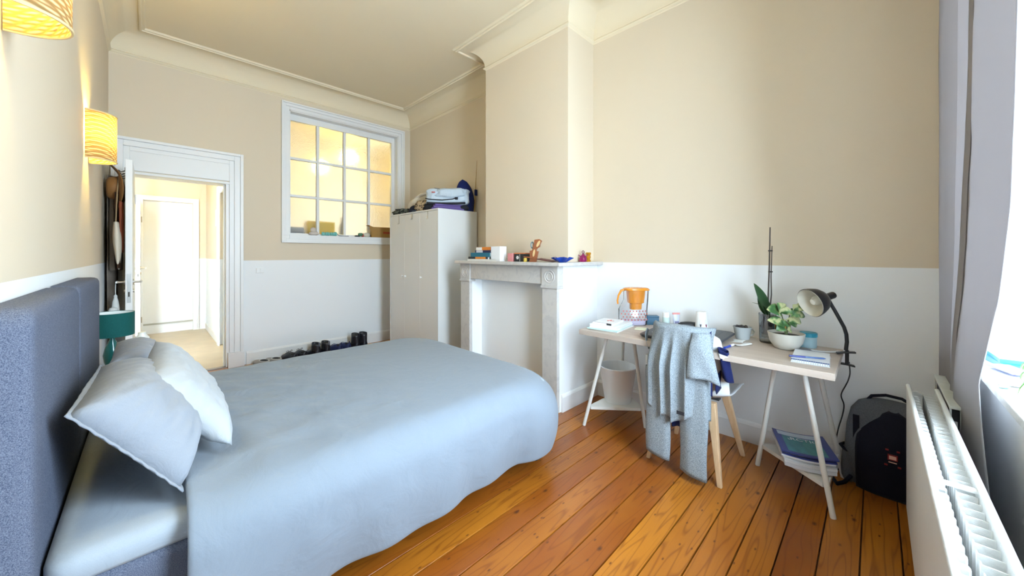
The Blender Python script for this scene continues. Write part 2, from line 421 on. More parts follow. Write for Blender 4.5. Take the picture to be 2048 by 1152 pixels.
# door casing: stepped architrave with a flat panel over the opening
def casing(name, x0, x1, y, ztop, w, label, m, step=((0,0.016),(0.35,0.028),(0.78,0.045)), side=-1, left=True, bottom=0.0, closed=False):
    """architrave: frames of growing depth from the opening outwards"""
    b = MB()
    for i, (f, d) in enumerate(step):
        g = step[i+1][0] if i+1 < len(step) else 1.0
        a0, a1 = w*f, w*g
        yy0, yy1 = (y-d, y) if side < 0 else (y, y+d)
        if left: b.box(x0-a1, x0-a0, yy0, yy1, bottom, ztop+a1)
        b.box(x1+a0, x1+a1, yy0, yy1, bottom, ztop+a1)
        b.box(x0-a0, x1+a0, yy0, yy1, ztop+a0, ztop+a1)
        if closed: b.box(x0-a0, x1+a0, yy0, yy1, bottom-a1, bottom-a0); 
        if closed:
            if left: b.box(x0-a1, x0-a0, yy0, yy1, bottom-a1, bottom)
            b.box(x1+a0, x1+a1, yy0, yy1, bottom-a1, bottom)
    return b
b = casing('x', -0.13, 0.645, YF, 2.29, 0.125, '', M_TRIM)
# left side is cut by the room corner
b.v = [Vector((max(p.x, XL+0.001), p.y, p.z)) for p in b.v]
b.box(0.63, 0.78, YF-0.05, YF, 0.0, 0.17)
struct(b.build('trim_2', M_TRIM, loc=(0.25, YF, 0), smooth=False, bevel=0.003), 'white stepped architrave around the doorway')
b = MB(); b.box(-0.13, 0.645, YF-0.012, YF, 2.10, 2.29)
b.box(-0.14, 0.645, YF-0.02, YF+0.05, 2.065, 2.09)
b.box(0.615, 0.645, YF-0.0, YF+0.24, 0, 2.09); b.box(-0.14, -0.12, YF, YF+0.24, 0, 2.09); b.box(-0.12, 0.615, YF+0.06, YF+0.24, 2.07, 2.09)
b.box(0.600, 0.616, YF+0.055, YF+0.09, 0, 2.07)
struct(b.build('trim_3', M_TRIM, loc=(0.25, YF, 0), smooth=False, bevel=0.002), 'white lining and flat overpanel of the doorway')
struct(MB().box(DX0, DX1, YF-0.01, YF+0.06, 0, 0.012).build('trim_4', mat('worn_metal_strip', (0.28, 0.25, 0.23, 1), 0.4, 0.6), loc=(0.25, YF, 0), smooth=False), 'dark metal threshold strip in the doorway')

# hall beyond the doorway
HY1, HX1, HX0, HZ = 8.13, 0.70, -0.75, 2.75
M_VINYL = mat('tan_vinyl', (0.46, 0.36, 0.23, 1), 0.35, var=0.22, vscale=5, vdetail=6)
struct(MB().box(HX0-0.1, HX1+0.1, YF+0.01, HY1+0.4, -0.08, 0.004).build('floor_hall', M_VINYL, loc=(0.2, 6.6, 0), smooth=False), 'tan mottled vinyl floor in the hall')
struct(MB().box(HX0-0.1, HX1+0.1, YF+WT, HY1+0.4, HZ, HZ+0.1).build('ceiling_hall', M_CEIL, loc=(0.2, 6.6, HZ), smooth=False), 'cream hall ceiling')
struct(MB().box(HX0-0.1, HX0, YF+WT, HY1+0.4, 0, HZ).build('wall_hall_left', M_HALLWALL, loc=(HX0, 6.6, 0), smooth=False), 'hall wall behind the open hall door')
b = MB(); b.box(HX1, HX1+0.1, 6.52, HY1+0.4, 0, HZ); b.box(HX1, HX1+0.1, YF+WT, 6.52, 2.14, HZ); b.box(HX1, HX1+0.1, YF+WT, 5.58, 0, 2.14)
struct(b.build('wall_hall_right', M_HALLWALL, loc=(HX1, 6.6, 0), smooth=False), 'two-tone hall wall with a side doorway')
b = MB(); b.box(HX1-0.02, HX1, 6.45, 6.58, 0, 2.22); b.box(HX1-0.02, HX1, 5.5, 6.45, 2.12, 2.22)
struct(b.build('trim_5', M_TRIM, loc=(HX1, 6.4, 0), smooth=False), 'white casing of the side doorway in the hall')
struct(MB().box(HX1+0.06, HX1+0.09, 5.58, 6.52, 0, 2.14).build('door_4', M_TRIM, loc=(HX1, 6.0, 0), smooth=False), 'white flush door in the side doorway of the hall')
b = MB(); b.box(HX0, -0.06, HY1, HY1+0.12, 0, HZ); b.box(0.53, HX1, HY1, HY1+0.12, 0, HZ); b.box(-0.06, 0.53, HY1, HY1+0.12, 2.13, HZ)
struct(b.build('wall_hall_back', M_HALLWALL, loc=(0.2, HY1, 0), smooth=False), 'two-tone end wall of the hall')
b = casing('x', -0.06, 0.53, HY1, 2.13, 0.075, '', M_TRIM, ((0, 0.02), (0.7, 0.03)))
struct(b.build('trim_6', M_TRIM, loc=(0.25, HY1, 0), smooth=False, bevel=0.002), 'white casing of the doorway at the hall end')
d3 = MB().box(-0.06, 0.53, HY1+0.05, HY1+0.09, 0.17, 2.13).build('door_3', mat('flush_white_door', (0.82, 0.81, 0.79, 1), 0.6, var=0.01), loc=(0.25, HY1, 0), smooth=False)
d3['_o'] = (0.25, HY1, 0); struct(d3, 'plain white flush door at the end of the hall')
MB().box(-0.06, 0.53, HY1+0.045, HY1+0.09, 0.0, 0.145).build('kick_board', M_TRIM, d3, smooth=False)
MB().box(-0.06, 0.53, HY1+0.03, HY1+0.09, 0.145, 0.17).build('rail', mat('grey_rail', (0.42, 0.40, 0.34, 1), 0.5), d3, smooth=False)
b = MB(); pr = 0.012
b.box(HX1-pr, HX1, 6.58, HY1, 0, 0.10); b.box(0.61, HX1, HY1-pr, HY1, 0, 0.10)
struct(b.build('baseboard_hall', M_TRIM, loc=(HX1, 7.3, 0), smooth=False), 'white baseboard along the hall wall')

M_STEEL = mat('brushed_steel', (0.55, 0.54, 0.52, 1), 0.3, 1.0, var=0.05, vscale=30)
M_BRASS = mat('dull_metal', (0.45, 0.38, 0.28, 1), 0.35, 1.0, var=0.05)
def door_leaf(name, x, y0, y1, ztop, label, zh, metal):
    d = MB().box(x, x+0.042, y0, y1, 0.01, ztop).build(name, M_TRIM, loc=(x, y1, 0), smooth=False, bevel=0.002)
    d['_o'] = (x, y1, 0); struct(d, label)
    xm = x+0.021
    lp = MB().box(xm-0.011, xm+0.011, y0-0.003, y0+0.001, zh-0.17, zh+0.07).build('lock_plate', metal, d, bevel=0.001)
    MB().box(xm-0.006, xm+0.006, y0-0.010, y0, zh-0.012, zh+0.014).build('latch', metal, lp, smooth=False)
    MB().box(xm-0.005, xm+0.005, y0-0.0045, y0, zh-0.12, zh-0.08).build('bolt', mat('dark_slot', (0.05, 0.045, 0.04, 1), 0.6), lp, smooth=False)
    for sd in (-1, 1):
        xs_ = xm+sd*0.021
        h = MB(); h.tube([(xs_, y0+0.06, zh), (xs_+sd*0.05, y0+0.06, zh)], 0.009); h.tube([(xs_+sd*0.048, y0+0.055, zh), (xs_+sd*0.052, y0+0.11, zh), (xs_+sd*0.05, y0+0.185, zh)], 0.009)
        h.build('handle', metal, d)
        e = MB(); e.tube([(xs_, y0+0.06, zh), (xs_+sd*0.008, y0+0.06, zh)], 0.024, 16); e.build('rosette', metal, d)
        e = MB(); e.tube([(xs_, y0+0.06, zh-0.075), (xs_+sd*0.01, y0+0.06, zh-0.075)], 0.015, 16); e.build('keyhole_rosette', metal, d)
    for hz in (0.25, ztop-0.25):
        MB().tube([(x+0.048, y1-0.002, hz-0.045), (x+0.048, y1-0.002, hz+0.045)], 0.007).build('hinge', metal, d)
    return d
DLX = -0.136
D1 = door_leaf('door_1', DLX, 4.385, YF-0.03, 2.065, 'white door standing open into the bedroom, hung with a hat and bags', 1.045, M_STEEL)
D2 = door_leaf('door_2', -0.125, 7.34, HY1-0.02, 2.07, 'white hall door standing open beside the plain white door', 1.08, M_BRASS)

# picture and switches
fr = MB().box(HX1-0.012, HX1-0.0005, 6.66, 6.80, 1.68, 1.92).build('wall_picture', M_TRIM, loc=(HX1-0.006, 6.73, 1.68), smooth=False, bevel=0.002)
tag(fr, 'small pale framed picture on the hall wall', 'picture')
sw = MB().box(0.895, 0.975, YF-0.010, YF-0.0002, 1.055, 1.115).build('light_switch', mat('switch_plastic', (0.78, 0.77, 0.74, 1), 0.35), loc=(0.935, YF-0.005, 1.055), smooth=False, bevel=0.002)
sw['_o'] = (0.935, YF-0.005, 1.055)
tag(sw, 'white double light switch on the wall by the doorway', 'switch')
for q in (0, 1): MB().box(0.902+0.034*q, 0.934+0.034*q, YF-0.013, YF-0.009, 1.062, 1.108).build('rocker', MATS['switch_plastic'], sw, smooth=False, bevel=0.001)

# ------------------------------------------------------------------ inner window with obscured glass
w1 = bpy.data.objects.new('window_1', None); C.objects.link(w1); w1.location = (1.96, YF, 1.42); w1['_o'] = (1.96, YF, 1.42); struct(w1, 'white inner window of twelve obscured yellow panes')
b = casing('x', IX0, IX1, YF, IZ1, 0.09, '', M_TRIM, ((0, 0.012), (0.45, 0.025), (0.8, 0.04)), bottom=IZ0, closed=True)
b.build('casing', M_TRIM, w1, smooth=False, bevel=0.003)
GY = YF+0.13
b = MB(); t = 0.012
b.box(IX0, IX0+t, YF, YF+0.24, IZ0, IZ1); b.box(IX1-t, IX1, YF, YF+0.24, IZ0, IZ1); b.box(IX0, IX1, YF, YF+0.24, IZ1-t, IZ1); b.box(IX0, IX1, YF-0.02, YF+0.24, IZ0-0.02, IZ0+t)
b.build('lining', M_TRIM, w1, smooth=False)
gx = [1.252, 1.606, 1.960, 2.314, 2.668]; gz = [1.545, 2.02, 2.50, 2.98]
gx = [1.256+i*(2.640-1.256)/4 for i in range(5)]; gz = [1.548+i*(2.985-1.548)/3 for i in range(4)]
b = MB(); b.box(IX0+t, gx[0], GY-0.03, GY+0.03, IZ0+t, IZ1-t); b.box(gx[4], IX1-t, GY-0.03, GY+0.03, IZ0+t, IZ1-t); b.box(gx[0], gx[4], GY-0.03, GY+0.03, gz[3], IZ1-t); b.box(gx[0], gx[4], GY-0.03, GY+0.03, IZ0+t, gz[0])
b.build('frame', M_TRIM, w1, smooth=False, bevel=0.002)
for i in (1, 2, 3): MB().box(gx[i]-0.017, gx[i]+0.017, GY-0.022, GY+0.022, gz[0], gz[3]).build('glazing_bar', M_TRIM, w1, smooth=False, bevel=0.003)
for j in (1, 2):
    for i in range(4): MB().box(gx[i]+(0.017 if i else 0), gx[i+1]-(0.017 if i < 3 else 0), GY-0.02, GY+0.02, gz[j]-0.016, gz[j]+0.016).build('glazing_bar', M_TRIM, w1, smooth=False, bevel=0.003)
def frosted():
    m, nt, bs = nmat('obscured_glass')
    bs.inputs['Base Color'].default_value = (0.96, 0.96, 0.94, 1)
    bs.inputs['Transmission Weight'].default_value = 1.0; bs.inputs['Roughness'].default_value = 0.24; bs.inputs['IOR'].default_value = 1.3
    v = coords(nt); n = nt.nodes.new('ShaderNodeTexVoronoi'); n.inputs['Scale'].default_value = 95; link(nt, v, n.inputs['Vector'])
    bp = nt.nodes.new('ShaderNodeBump'); bp.inputs['Strength'].default_value = 0.45; bp.inputs['Distance'].default_value = 0.004
    link(nt, n.outputs['Distance'], bp.inputs['Height']); link(nt, bp.outputs[0], bs.inputs['Normal'])
    return m
M_FROST = frosted()
pane = None
for i in range(4):
    for j in range(3):
        cx_, cz_ = (gx[i]+gx[i+1])/2, (gz[j]+gz[j+1])/2
        if pane is None:
            hx, hz = (gx[1]-gx[0])/2-0.002, (gz[1]-gz[0])/2-0.002
            pane = MB().box(-hx, hx, -0.003, 0.003, -hz, hz).build('pane', M_FROST, smooth=False); o = pane
        else: o = pane.copy(); C.objects.link(o)
        o.parent = w1; o.location = onto(w1, (cx_, GY, cz_))
# room behind the inner window
SX0, SX1, SY0, SY1, SZ = 0.82, 3.3, YF+WT, 7.4, 3.35
M_SERV = M_WALL
struct(MB().box(SX0, SX1, SY1, SY1+0.1, 0, SZ).build('wall_service_back', M_SERV, loc=(2, SY1, 0), smooth=False), 'painted wall seen through the obscured glass')
struct(MB().box(SX0-0.02, SX0, SY0, SY1, 0, SZ).build('wall_service_left', M_SERV, loc=(SX0, 6.4, 0), smooth=False), 'painted side wall beyond the obscured glass')
struct(MB().box(SX1, SX1+0.1, SY0, SY1, 0, SZ).build('wall_service_right', M_SERV, loc=(SX1, 6.4, 0), smooth=False), 'painted far side wall beyond the obscured glass')
struct(MB().box(SX0, SX1, SY0, SY1, SZ, SZ+0.1).build('ceiling_service', M_SERV, loc=(2, 6.4, SZ), smooth=False), 'ceiling of the room behind the inner window')
struct(MB().box(SX0, SX1, SY0, SY1, -0.08, 0.0).build('floor_service', M_VINYL, loc=(2, 6.4, 0), smooth=False), 'floor of the room behind the inner window')
M_BULB = emit('warm_bulb', (1.0, 0.84, 0.30, 1), 3)
def bulb_lamp(name, label, loc, zc, power, col, r=0.06, light=None):
    t = thing(name, label, 'lamp', (loc[0], loc[1], zc))
    MB().lathe([(0.0001, 0), (0.05, 0), (0.05, -0.02), (0.012, -0.03), (0.0001, -0.03)], (loc[0], loc[1], zc), 20).build('ceiling_rose', M_TRIM, t)
    MB().tube([(loc[0], loc[1], zc-0.03), (loc[0], loc[1], loc[2]+r)], 0.004, 6).build('flex', M_TRIM, t)
    MB().blob(loc, (r, r, r), 20, 12).build('bulb', M_BULB, t)
    point(light or name+'_light', loc, power, col, r+0.008)
bulb_lamp('pendant_lamp', 'round yellow bulb behind the upper panes of obscured glass', (2.42, 6.35, 2.93), SZ, 4.5, (1.0, 0.84, 0.14), 0.07)
bulb_lamp('pendant_lamp', 'lower yellow bulb behind the second column of obscured panes', (1.92, 6.2, 2.66), SZ, 2.8, (1.0, 0.84, 0.14), 0.06)
bulb_lamp('ceiling_lamp', 'round bulb on the hall ceiling beyond the doorway', (0.25, 6.35, 2.6), HZ, 8.5, (1.0, 0.84, 0.14), 0.07, 'hall_ceiling_lamp_offscreen')
# things standing behind the glass on a shelf
struct(MB().box(1.24, 2.70, SY0, SY0+0.32, IZ0-0.04, IZ0-0.005).build('trim_7', M_TRIM, loc=(2, SY0, IZ0), smooth=False), 'shelf behind the inner window')
tag(MB().box(1.52, 1.88, SY0+0.03, SY0+0.16, IZ0-0.005, IZ0+0.22).build('storage_box', mat('yellow_plastic', (0.75, 0.5, 0.05, 1), 0.4), loc=(1.7, SY0+0.1, IZ0-0.005), bevel=0.02), 'yellow box blurred behind the lower obscured panes', 'box')
tag(MB().lathe([(0.0001,0),(0.035,0),(0.038,0.02),(0.038,0.16),(0.014,0.24),(0.014,0.31),(0.0001,0.31)], (1.99, SY0+0.1, IZ0-0.005), 20).build('glass_bottle', mat('grey_bottle', (0.45, 0.45, 0.42, 1), 0.3), loc=(1.99, SY0+0.1, IZ0-0.005)), 'grey bottle blurred behind the obscured glass', 'bottle')
tag(MB().box(1.27, 1.49, SY0+0.03, SY0+0.14, IZ0-0.005, IZ0+0.13).build('storage_tin', mat('grey_tin', (0.32, 0.33, 0.38, 1), 0.4), loc=(1.38, SY0+0.1, IZ0-0.005), bevel=0.02), 'grey tin blurred behind the corner obscured pane', 'tin')

# ------------------------------------------------------------------ street window
w2 = bpy.data.objects.new('window_2', None); C.objects.link(w2); w2.location = (1.3, YW-0.27, WZ0); w2['_o'] = (1.3, YW-0.27, WZ0); struct(w2, 'tall white street window behind the grey curtain')
FY = YW-0.27
b = MB()
b.box(WX0, WX0+0.06, FY-0.03, FY+0.03, WZ0, WZ1); b.box(WX1-0.06, WX1, FY-0.03, FY+0.03, WZ0, WZ1); b.box(WX0+0.06, WX1-0.06, FY-0.03, FY+0.03, WZ1-0.06, WZ1); b.box(WX0+0.06, WX1-0.06, FY-0.03, FY+0.03, WZ0, WZ0+0.06)
b.build('frame', M_TRIM, w2, smooth=False, bevel=0.004)
xm = (WX0+WX1)/2
MB().box(xm-0.035, xm+0.035, FY-0.03, FY+0.03, WZ0+0.06, WZ1-0.06).build('mullion', M_TRIM, w2, smooth=False, bevel=0.003)
MB().box(WX0+0.06, WX1-0.06, FY-0.025, FY+0.025, 2.40, 2.46).build('transom', M_TRIM, w2, smooth=False, bevel=0.003)
M_PANE = clear('window_glass', (1, 1, 1, 1), 0.05)
for (a, c_) in ((WX0+0.06, xm-0.035), (xm+0.035, WX1-0.06)):
    for (z0, z1) in ((WZ0+0.06, 2.40), (2.46, WZ1-0.06)):
        MB().box(a, c_, FY-0.002, FY+0.002, z0, z1).build('pane', M_PANE, w2, smooth=False)
def marble(name, a, b_, scale=3.0):
    m, nt, bs = nmat(name); v = coords(nt)
    n = nt.nodes.new('ShaderNodeTexNoise'); n.inputs['Scale'].default_value = scale; n.inputs['Detail'].default_value = 9; n.inputs['Distortion'].default_value = 2.0; link(nt, v, n.inputs['Vector'])
    cr = nt.nodes.new('ShaderNodeValToRGB'); e = cr.color_ramp.elements
    e[0].position = 0.36; e[0].color = b_; e[1].position = 0.52; e[1].color = a
    k2 = cr.color_ramp.elements.new(0.8); k2.color = tuple(c*0.95 for c in a[:3])+(1,)
    link(nt, n.outputs['Fac'], cr.inputs[0]); link(nt, cr.outputs[0], bs.inputs['Base Color']); bs.inputs['Roughness'].default_value = 0.35
    return m
M_MARBLE = marble('grey_veined_marble', (0.60, 0.57, 0.535, 1), (0.53, 0.505, 0.485, 1), 9)
M_SILL = marble('pale_sill_stone', (0.80, 0.79, 0.76, 1), (0.62, 0.61, 0.58, 1), 6)
struct(MB().box(WX0-0.1, XR-0.001, YW-0.25, YW+0.028, WZ0-0.03, WZ0).build('trim_8', M_SILL, loc=(1.3, YW, WZ0), smooth=False, bevel=0.004), 'pale stone windowsill above the radiator')

# ------------------------------------------------------------------ marble fireplace surround
fp = thing('fireplace_surround', 'grey marble fireplace surround with carved corner blocks and a thin shelf', 'fireplace', (2.4, 2.43, 0))
for (a, c_) in ((SIDE0-0.007, 1.957), (2.914, SIDE1+0.007)):
    lg = MB().box(MFX-0.02, MFX+0.05, a+0.008, c_-0.0, 0, 1.0).build('leg', M_MARBLE, fp, smooth=False, bevel=0.003)
    MB().box(MFX-0.032, MFX+0.05, a-0.004, c_+0.010, 1.0, 1.022).build('cap', M_MARBLE, fp, smooth=False, bevel=0.004)
    cb = MB().box(MFX-0.024, MFX+0.05, a, c_+0.004, 1.022, 1.182).build('corner_block', M_MARBLE, fp, smooth=False, bevel=0.002)
    cy = (a+c_)/2
    r_ = MB()
    for rr in (0.05, 0.03):
        pts = [(MFX-0.0245, cy+rr*math.cos(2*PI*i/28), 1.096+rr*math.sin(2*PI*i/28)) for i in range(29)]
        r_.tube(pts, 0.004, 6, False)
    r_.build('carved_ring', M_MARBLE, cb)
MB().box(MFX-0.014, MFX+0.05, 1.961, 2.914, 1.03, 1.182).build('lintel', M_MARBLE, fp, smooth=False, bevel=0.002)
sh = [(2.25, 1.735), (XR-0.001, 1.735), (XR-0.001, CHY0-0.001), (CHX-0.001, CHY0-0.001), (CHX-0.001, CHY1+0.001), (XR-0.02, CHY1+0.001), (XR-0.02, 3.10), (2.25, 3.10)]
MB().prism(sh, 1.182, 1.212).build('shelf', M_MARBLE, fp, smooth=False, bevel=0.006)

# ------------------------------------------------------------------ bed
M_UPH = fabric('slate_tweed', (0.045, 0.060, 0.100, 1), (0.19, 0.205, 0.26, 1), 520, 0.95, 0.5, contrast=0.45, sheen=0.0)
M_DUVET = fabric('lavender_grey_cotton', (0.205, 0.238, 0.278, 1), (0.222, 0.256, 0.296, 1), 500, 0.9, 0.06, wrinkle=0.28, wscale=7, sheen=0.15)
M_PILLOW = fabric('pale_grey_cotton', (0.255, 0.275, 0.31, 1), (0.28, 0.30, 0.335, 1), 500, 0.9, 0.06, wrinkle=0.25, wscale=9, sheen=0.15)
M_PILLOW2 = fabric('off_white_cotton', (0.38, 0.40, 0.42, 1), (0.41, 0.43, 0.45, 1), 500, 0.9, 0.06, wrinkle=0.25, wscale=9, sheen=0.15)
M_SHEET = fabric('white_sheet_cotton', (0.33, 0.37, 0.41, 1), (0.36, 0.40, 0.44, 1), 500, 0.9, 0.05, wrinkle=0.25, wscale=6, sheen=0.1)
BX0, BX1, BY0, BY1 = -0.19, 1.82, 1.41, 2.92
bed = thing('bed', 'double bed with slate blue tweed headboard and upholstered base', 'bed', (0.83, 2.21, 0))
for (a, c_) in ((1.39, 2.214), (2.216, 3.04)):
    def panel(u, v, a=a, c_=c_):
        return None
    b = MB(); nx, nz = 16, 24
    # rounded padded slab: rounded-rectangle outline in (y,z), cushioned front
    def ring(inset, x, r=0.055):
        pts = []; y0, y1, z0, z1 = a+inset, c_-inset, 0.04, 1.155-inset
        rr = max(0.004, r-inset)
        for (cy, cz, a0) in ((y1-rr, z1-rr, 0), (y0+rr, z1-rr, PI/2)):
            for i in range(7):
                t_ = a0+PI/2*i/6; pts.append((x, cy+rr*math.cos(t_), cz+rr*math.sin(t_)))
        pts.append((x, y0, z0)); pts.append((x, y1, z0)); return pts
    rings = [ring(0.0, XL+0.003), ring(0.0, BX0-0.03), ring(0.002, BX0-0.016), ring(0.008, BX0-0.006), ring(0.02, BX0-0.001), ring(0.05, BX0)]
    b.loft([list(reversed(r_)) for r_ in rings]); b.build('headboard_panel', M_UPH, bed, angle=50)
b = MB().box(BX0, BX1-0.09, BY0+0.0, BY1+0.005, 0.10, 0.455); b.build('base', M_UPH, bed, bevel=0.025, bseg=3)
for (fx, fy) in ((BX0+0.1, BY0+0.1), (BX1-0.1, BY0+0.1), (BX0+0.1, BY1-0.1), (BX1-0.1, BY1-0.1)):
    MB().box(fx-0.03, fx+0.03, fy-0.03, fy+0.03, 0, 0.11).build('leg', mat('black_wood', (0.02, 0.018, 0.016, 1), 0.5), bed, smooth=False, bevel=0.004)
# mattress in a fitted sheet
mt = MB(); n_ = 20
def mring(z, ins, r):
    x0, x1, y0, y1 = BX0+0.004+ins, BX1-0.09-ins, BY0+ins, BY1-ins; pts = []
    for (cx_, cy_, a0) in ((x1-r, y1-r, 0), (x0+r, y1-r, PI/2), (x0+r, y0+r, PI), (x1-r, y0+r, 3*PI/2)):
        for i in range(6): t_ = a0+PI/2*i/5; pts.append((cx_+r*math.cos(t_), cy_+r*math.sin(t_), z))
    return pts
mt.loft([mring(0.452, 0.01, 0.05), mring(0.465, 0.0, 0.06), mring(0.495, 0.0, 0.06), mring(0.510, 0.004, 0.06), mring(0.522, 0.016, 0.06), mring(0.528, 0.035, 0.05), mring(0.530, 0.10, 0.05)])
tag(mt.build('mattress', M_SHEET, loc=(0.83, 2.21, 0.452), angle=60), 'mattress in a white fitted sheet on the upholstered base', 'mattress')

# duvet: top sheet that rounds over both long sides and the foot and hangs down
def duvet():
    xa, xf, ya, yb = 0.075, 1.62, 1.46, 2.82        # where the top surface starts to round over
    uc = (ya+yb)/2; R = 0.18
    path = []                                        # (edge point, outward dir, spine point)
    n1, nc, n2 = 46, 12, 22
    for i in range(n1): x = xa+(xf-R-xa)*i/n1; path.append((Vector((x, ya)), Vector((0, -1)), Vector((x, uc))))
    for i in range(nc+1): t_ = -PI/2+PI/2*i/nc; d = Vector((math.cos(t_), math.sin(t_))); path.append((Vector((xf-R, ya+R))+d*R, d, Vector((xf-R, uc))))
    for i in range(1, n2): y = ya+R+(yb-ya-2*R)*i/n2; path.append((Vector((xf, y)), Vector((1, 0)), Vector((xf-R, uc))))
    for i in range(nc+1): t_ = PI/2*i/nc; d = Vector((math.cos(t_), math.sin(t_))); path.append((Vector((xf-R, yb-R))+d*R, d, Vector((xf-R, uc))))
    for i in range(1, n1+1): x = xf-R-(xf-R-xa)*i/n1; path.append((Vector((x, yb)), Vector((0, 1)), Vector((x, uc))))
    rows_top = 22
    NH = 21
    def hang(j, d):
        r = 0.115+0.125*max(0.0, d.x)+0.03*max(0.0, d.x)*abs(d.y)
        tot = 0.43
        if j <= 8: t_ = PI/2*j/8; return r*math.sin(t_), -r*(1-math.cos(t_))
        q = (j-8)/12; return r+0.012*math.sin(q*PI)-0.045*q*(1-0.6*max(0.0, d.x)), -r-(tot-r)*q
    rows = []
    ztop = 0.545
    L = 0.0; cum = [0.0]
    for i in range(1, len(path)): L += (path[i][0]-path[i-1][0]).length; cum.append(L)
    for k in range(rows_top+NH):
        row = []
        for i, (e, d, sp) in enumerate(path):
            if k < rows_top:
                f = k/rows_top; p = sp.lerp(e, f)
                z = ztop+0.008*(1-f*f)
                q = Vector((p.x, p.y, z))
            else:
                o_, dz = hang(k-rows_top, d)
                p = e+d*o_; q = Vector((p.x, p.y, ztop+dz))
                h = max(0.0, -dz-0.08)/0.37
                # soft vertical waves that grow towards the hem; hem height wanders
                wv = 0.018*math.sin(cum[i]*9.0+1.3*math.sin(cum[i]*3.1))+0.01*math.sin(cum[i]*23+0.5)
                q.x += d.x*wv*h; q.y += d.y*wv*h
                q.z += h*(0.022*noise.noise(Vector((cum[i]*2.2, 3.1, 0)))+0.03*max(0, math.sin(cum[i]*1.6-0.3))*0.6)
            # wrinkles, stronger towards the head end
            g = max(0.0, 1-(q.x-xa)/1.1); g2 = 0.25+0.75*g
            s1 = noise.noise(Vector((q.x*5+q.y*2.2, q.y*7-q.x*3, q.z*4)))
            s2 = 1-abs(noise.noise(Vector((q.x*3.2-q.y*3.0, q.y*6.5+q.x*5.5, q.z*3+2))))*2.4
            q.z += 0.004*s1*g2+0.015*max(0, s2)*g*(1 if k < rows_top else 0.3)
            if k >= rows_top:
                q.x += d.x*(0.006*s1+0.006*max(0, s2)); q.y += d.y*(0.006*s1+0.006*max(0, s2))
            # head edge rolls slightly
            if q.x < xa+0.05: q.z += 0.008*(1-(q.x-xa)/0.05)
            # slanted head hem: near side starts a little further from the headboard on top
            row.append(q)
        rows.append(row)
    b = MB(); b.loft(rows, False, False, closed=False)
    return b
dv = duvet().build('duvet', M_DUVET, loc=(0.9, 2.21, 0.14), solid=0.022, angle=180, weld=True, offset=-1.0)
dv.modifiers[0].use_rim = True
md = dv.modifiers.new('sub', 'SUBSURF'); md.levels = 1; md.render_levels = 1
tag(dv, 'plain lavender-grey duvet spread over the double bed', 'duvet')

def pillow(name, c, T, m, label, seed=0, inset=0.07, wr=0.010, flange=False, group=None, back=1.0, n=34, droop=0.0):
    c = [Vector(p) for p in c]; b = MB()
    nrm = ((c[1]-c[0]).cross(c[3]-c[0])+(c[2]-c[1]).cross(c[3]-c[2])).normalized()
    def pt(u, v, sd):
        s, t = 2*u-1, 2*v-1
        s2 = s*(1-inset*(1-t*t)); t2 = t*(1-inset*(1-s*s))
        U, V = (s2+1)/2, (t2+1)/2
        p = c[0].lerp(c[1], U).lerp(c[3].lerp(c[2], U), V)
        h = (max(0, 1-s**4)*max(0, 1-t**4))**0.55
        w = noise.noise(Vector((s*3+seed, t*3, sd)))*0.5+noise.noise(Vector((s*6+t*2.5, t*5-s*3, seed+sd)))*0.5
        edge = 1-(1-abs(s))*(1-abs(t))
        rad = math.sin(math.atan2(t, s)*26+seed)*max(0, edge-0.55)*0.6
        q = p+nrm*sd*(T/2*h+wr*h**0.5*(w+rad))*(1 if sd > 0 else back)
        q.z -= droop*h*T*0.3
        return q
    vs = []; 
    b.grid(lambda u, v: pt(u, v, 1), n, n); b.grid(lambda u, v: pt(1-u, v, -1), n, n)
    zb = min(p.z for p in b.v)
    ctr = sum(c, Vector())/4
    o = b.build(name, m, loc=(ctr.x, ctr.y, zb), angle=180, weld=True)
    o['_o'] = (ctr.x, ctr.y, zb)
    if flange:
        f = MB(); pts = []
        per = [(i/n, 0) for i in range(n)]+[(1, i/n) for i in range(n)]+[(1-i/n, 1) for i in range(n)]+[(0, 1-i/n) for i in range(n)]
        mid = c[0].lerp(c[2], 0.5)
        inner, outer = [], []
        for i, (u, v) in enumerate(per):
            p = pt(u, v, 1); d = (p-mid).normalized(); wv = nrm*0.0015*math.sin(i*1.7)
            inner.append(p-d*0.01); outer.append(p+d*0.012+wv)
        f.loft([inner, outer], False, False)
        f.build('flange', m, o, angle=180, solid=0.004)
    return tag(o, label, 'pillow', group)
# four corners: near-bottom, far-bottom, far-top, near-top
pillow('pillow', [(0.070,1.47,0.575),(0.050,2.18,0.585),(-0.135,2.20,0.83),(-0.150,1.50,0.855)], 0.30, M_PILLOW, 'large pale grey pillow with a seamed edge leaning on the headboard', 1, 0.04, 0.018, True, back=0.16)
pillow('pillow', [(0.05,2.30,0.60),(0.05,2.88,0.60),(-0.12,2.86,0.81),(-0.12,2.32,0.81)], 0.24, M_PILLOW, 'pale grey pillow slumped against the headboard next to the green lamp', 5, 0.06, 0.016, back=0.3)
pillow('pillow', [(0.205,1.58,0.615),(0.185,2.20,0.65),(0.020,2.22,0.90),(-0.005,1.70,0.86)], 0.14, M_PILLOW2, 'off-white pillow propped in front of the larger grey pillow', 9, 0.05, 0.012)

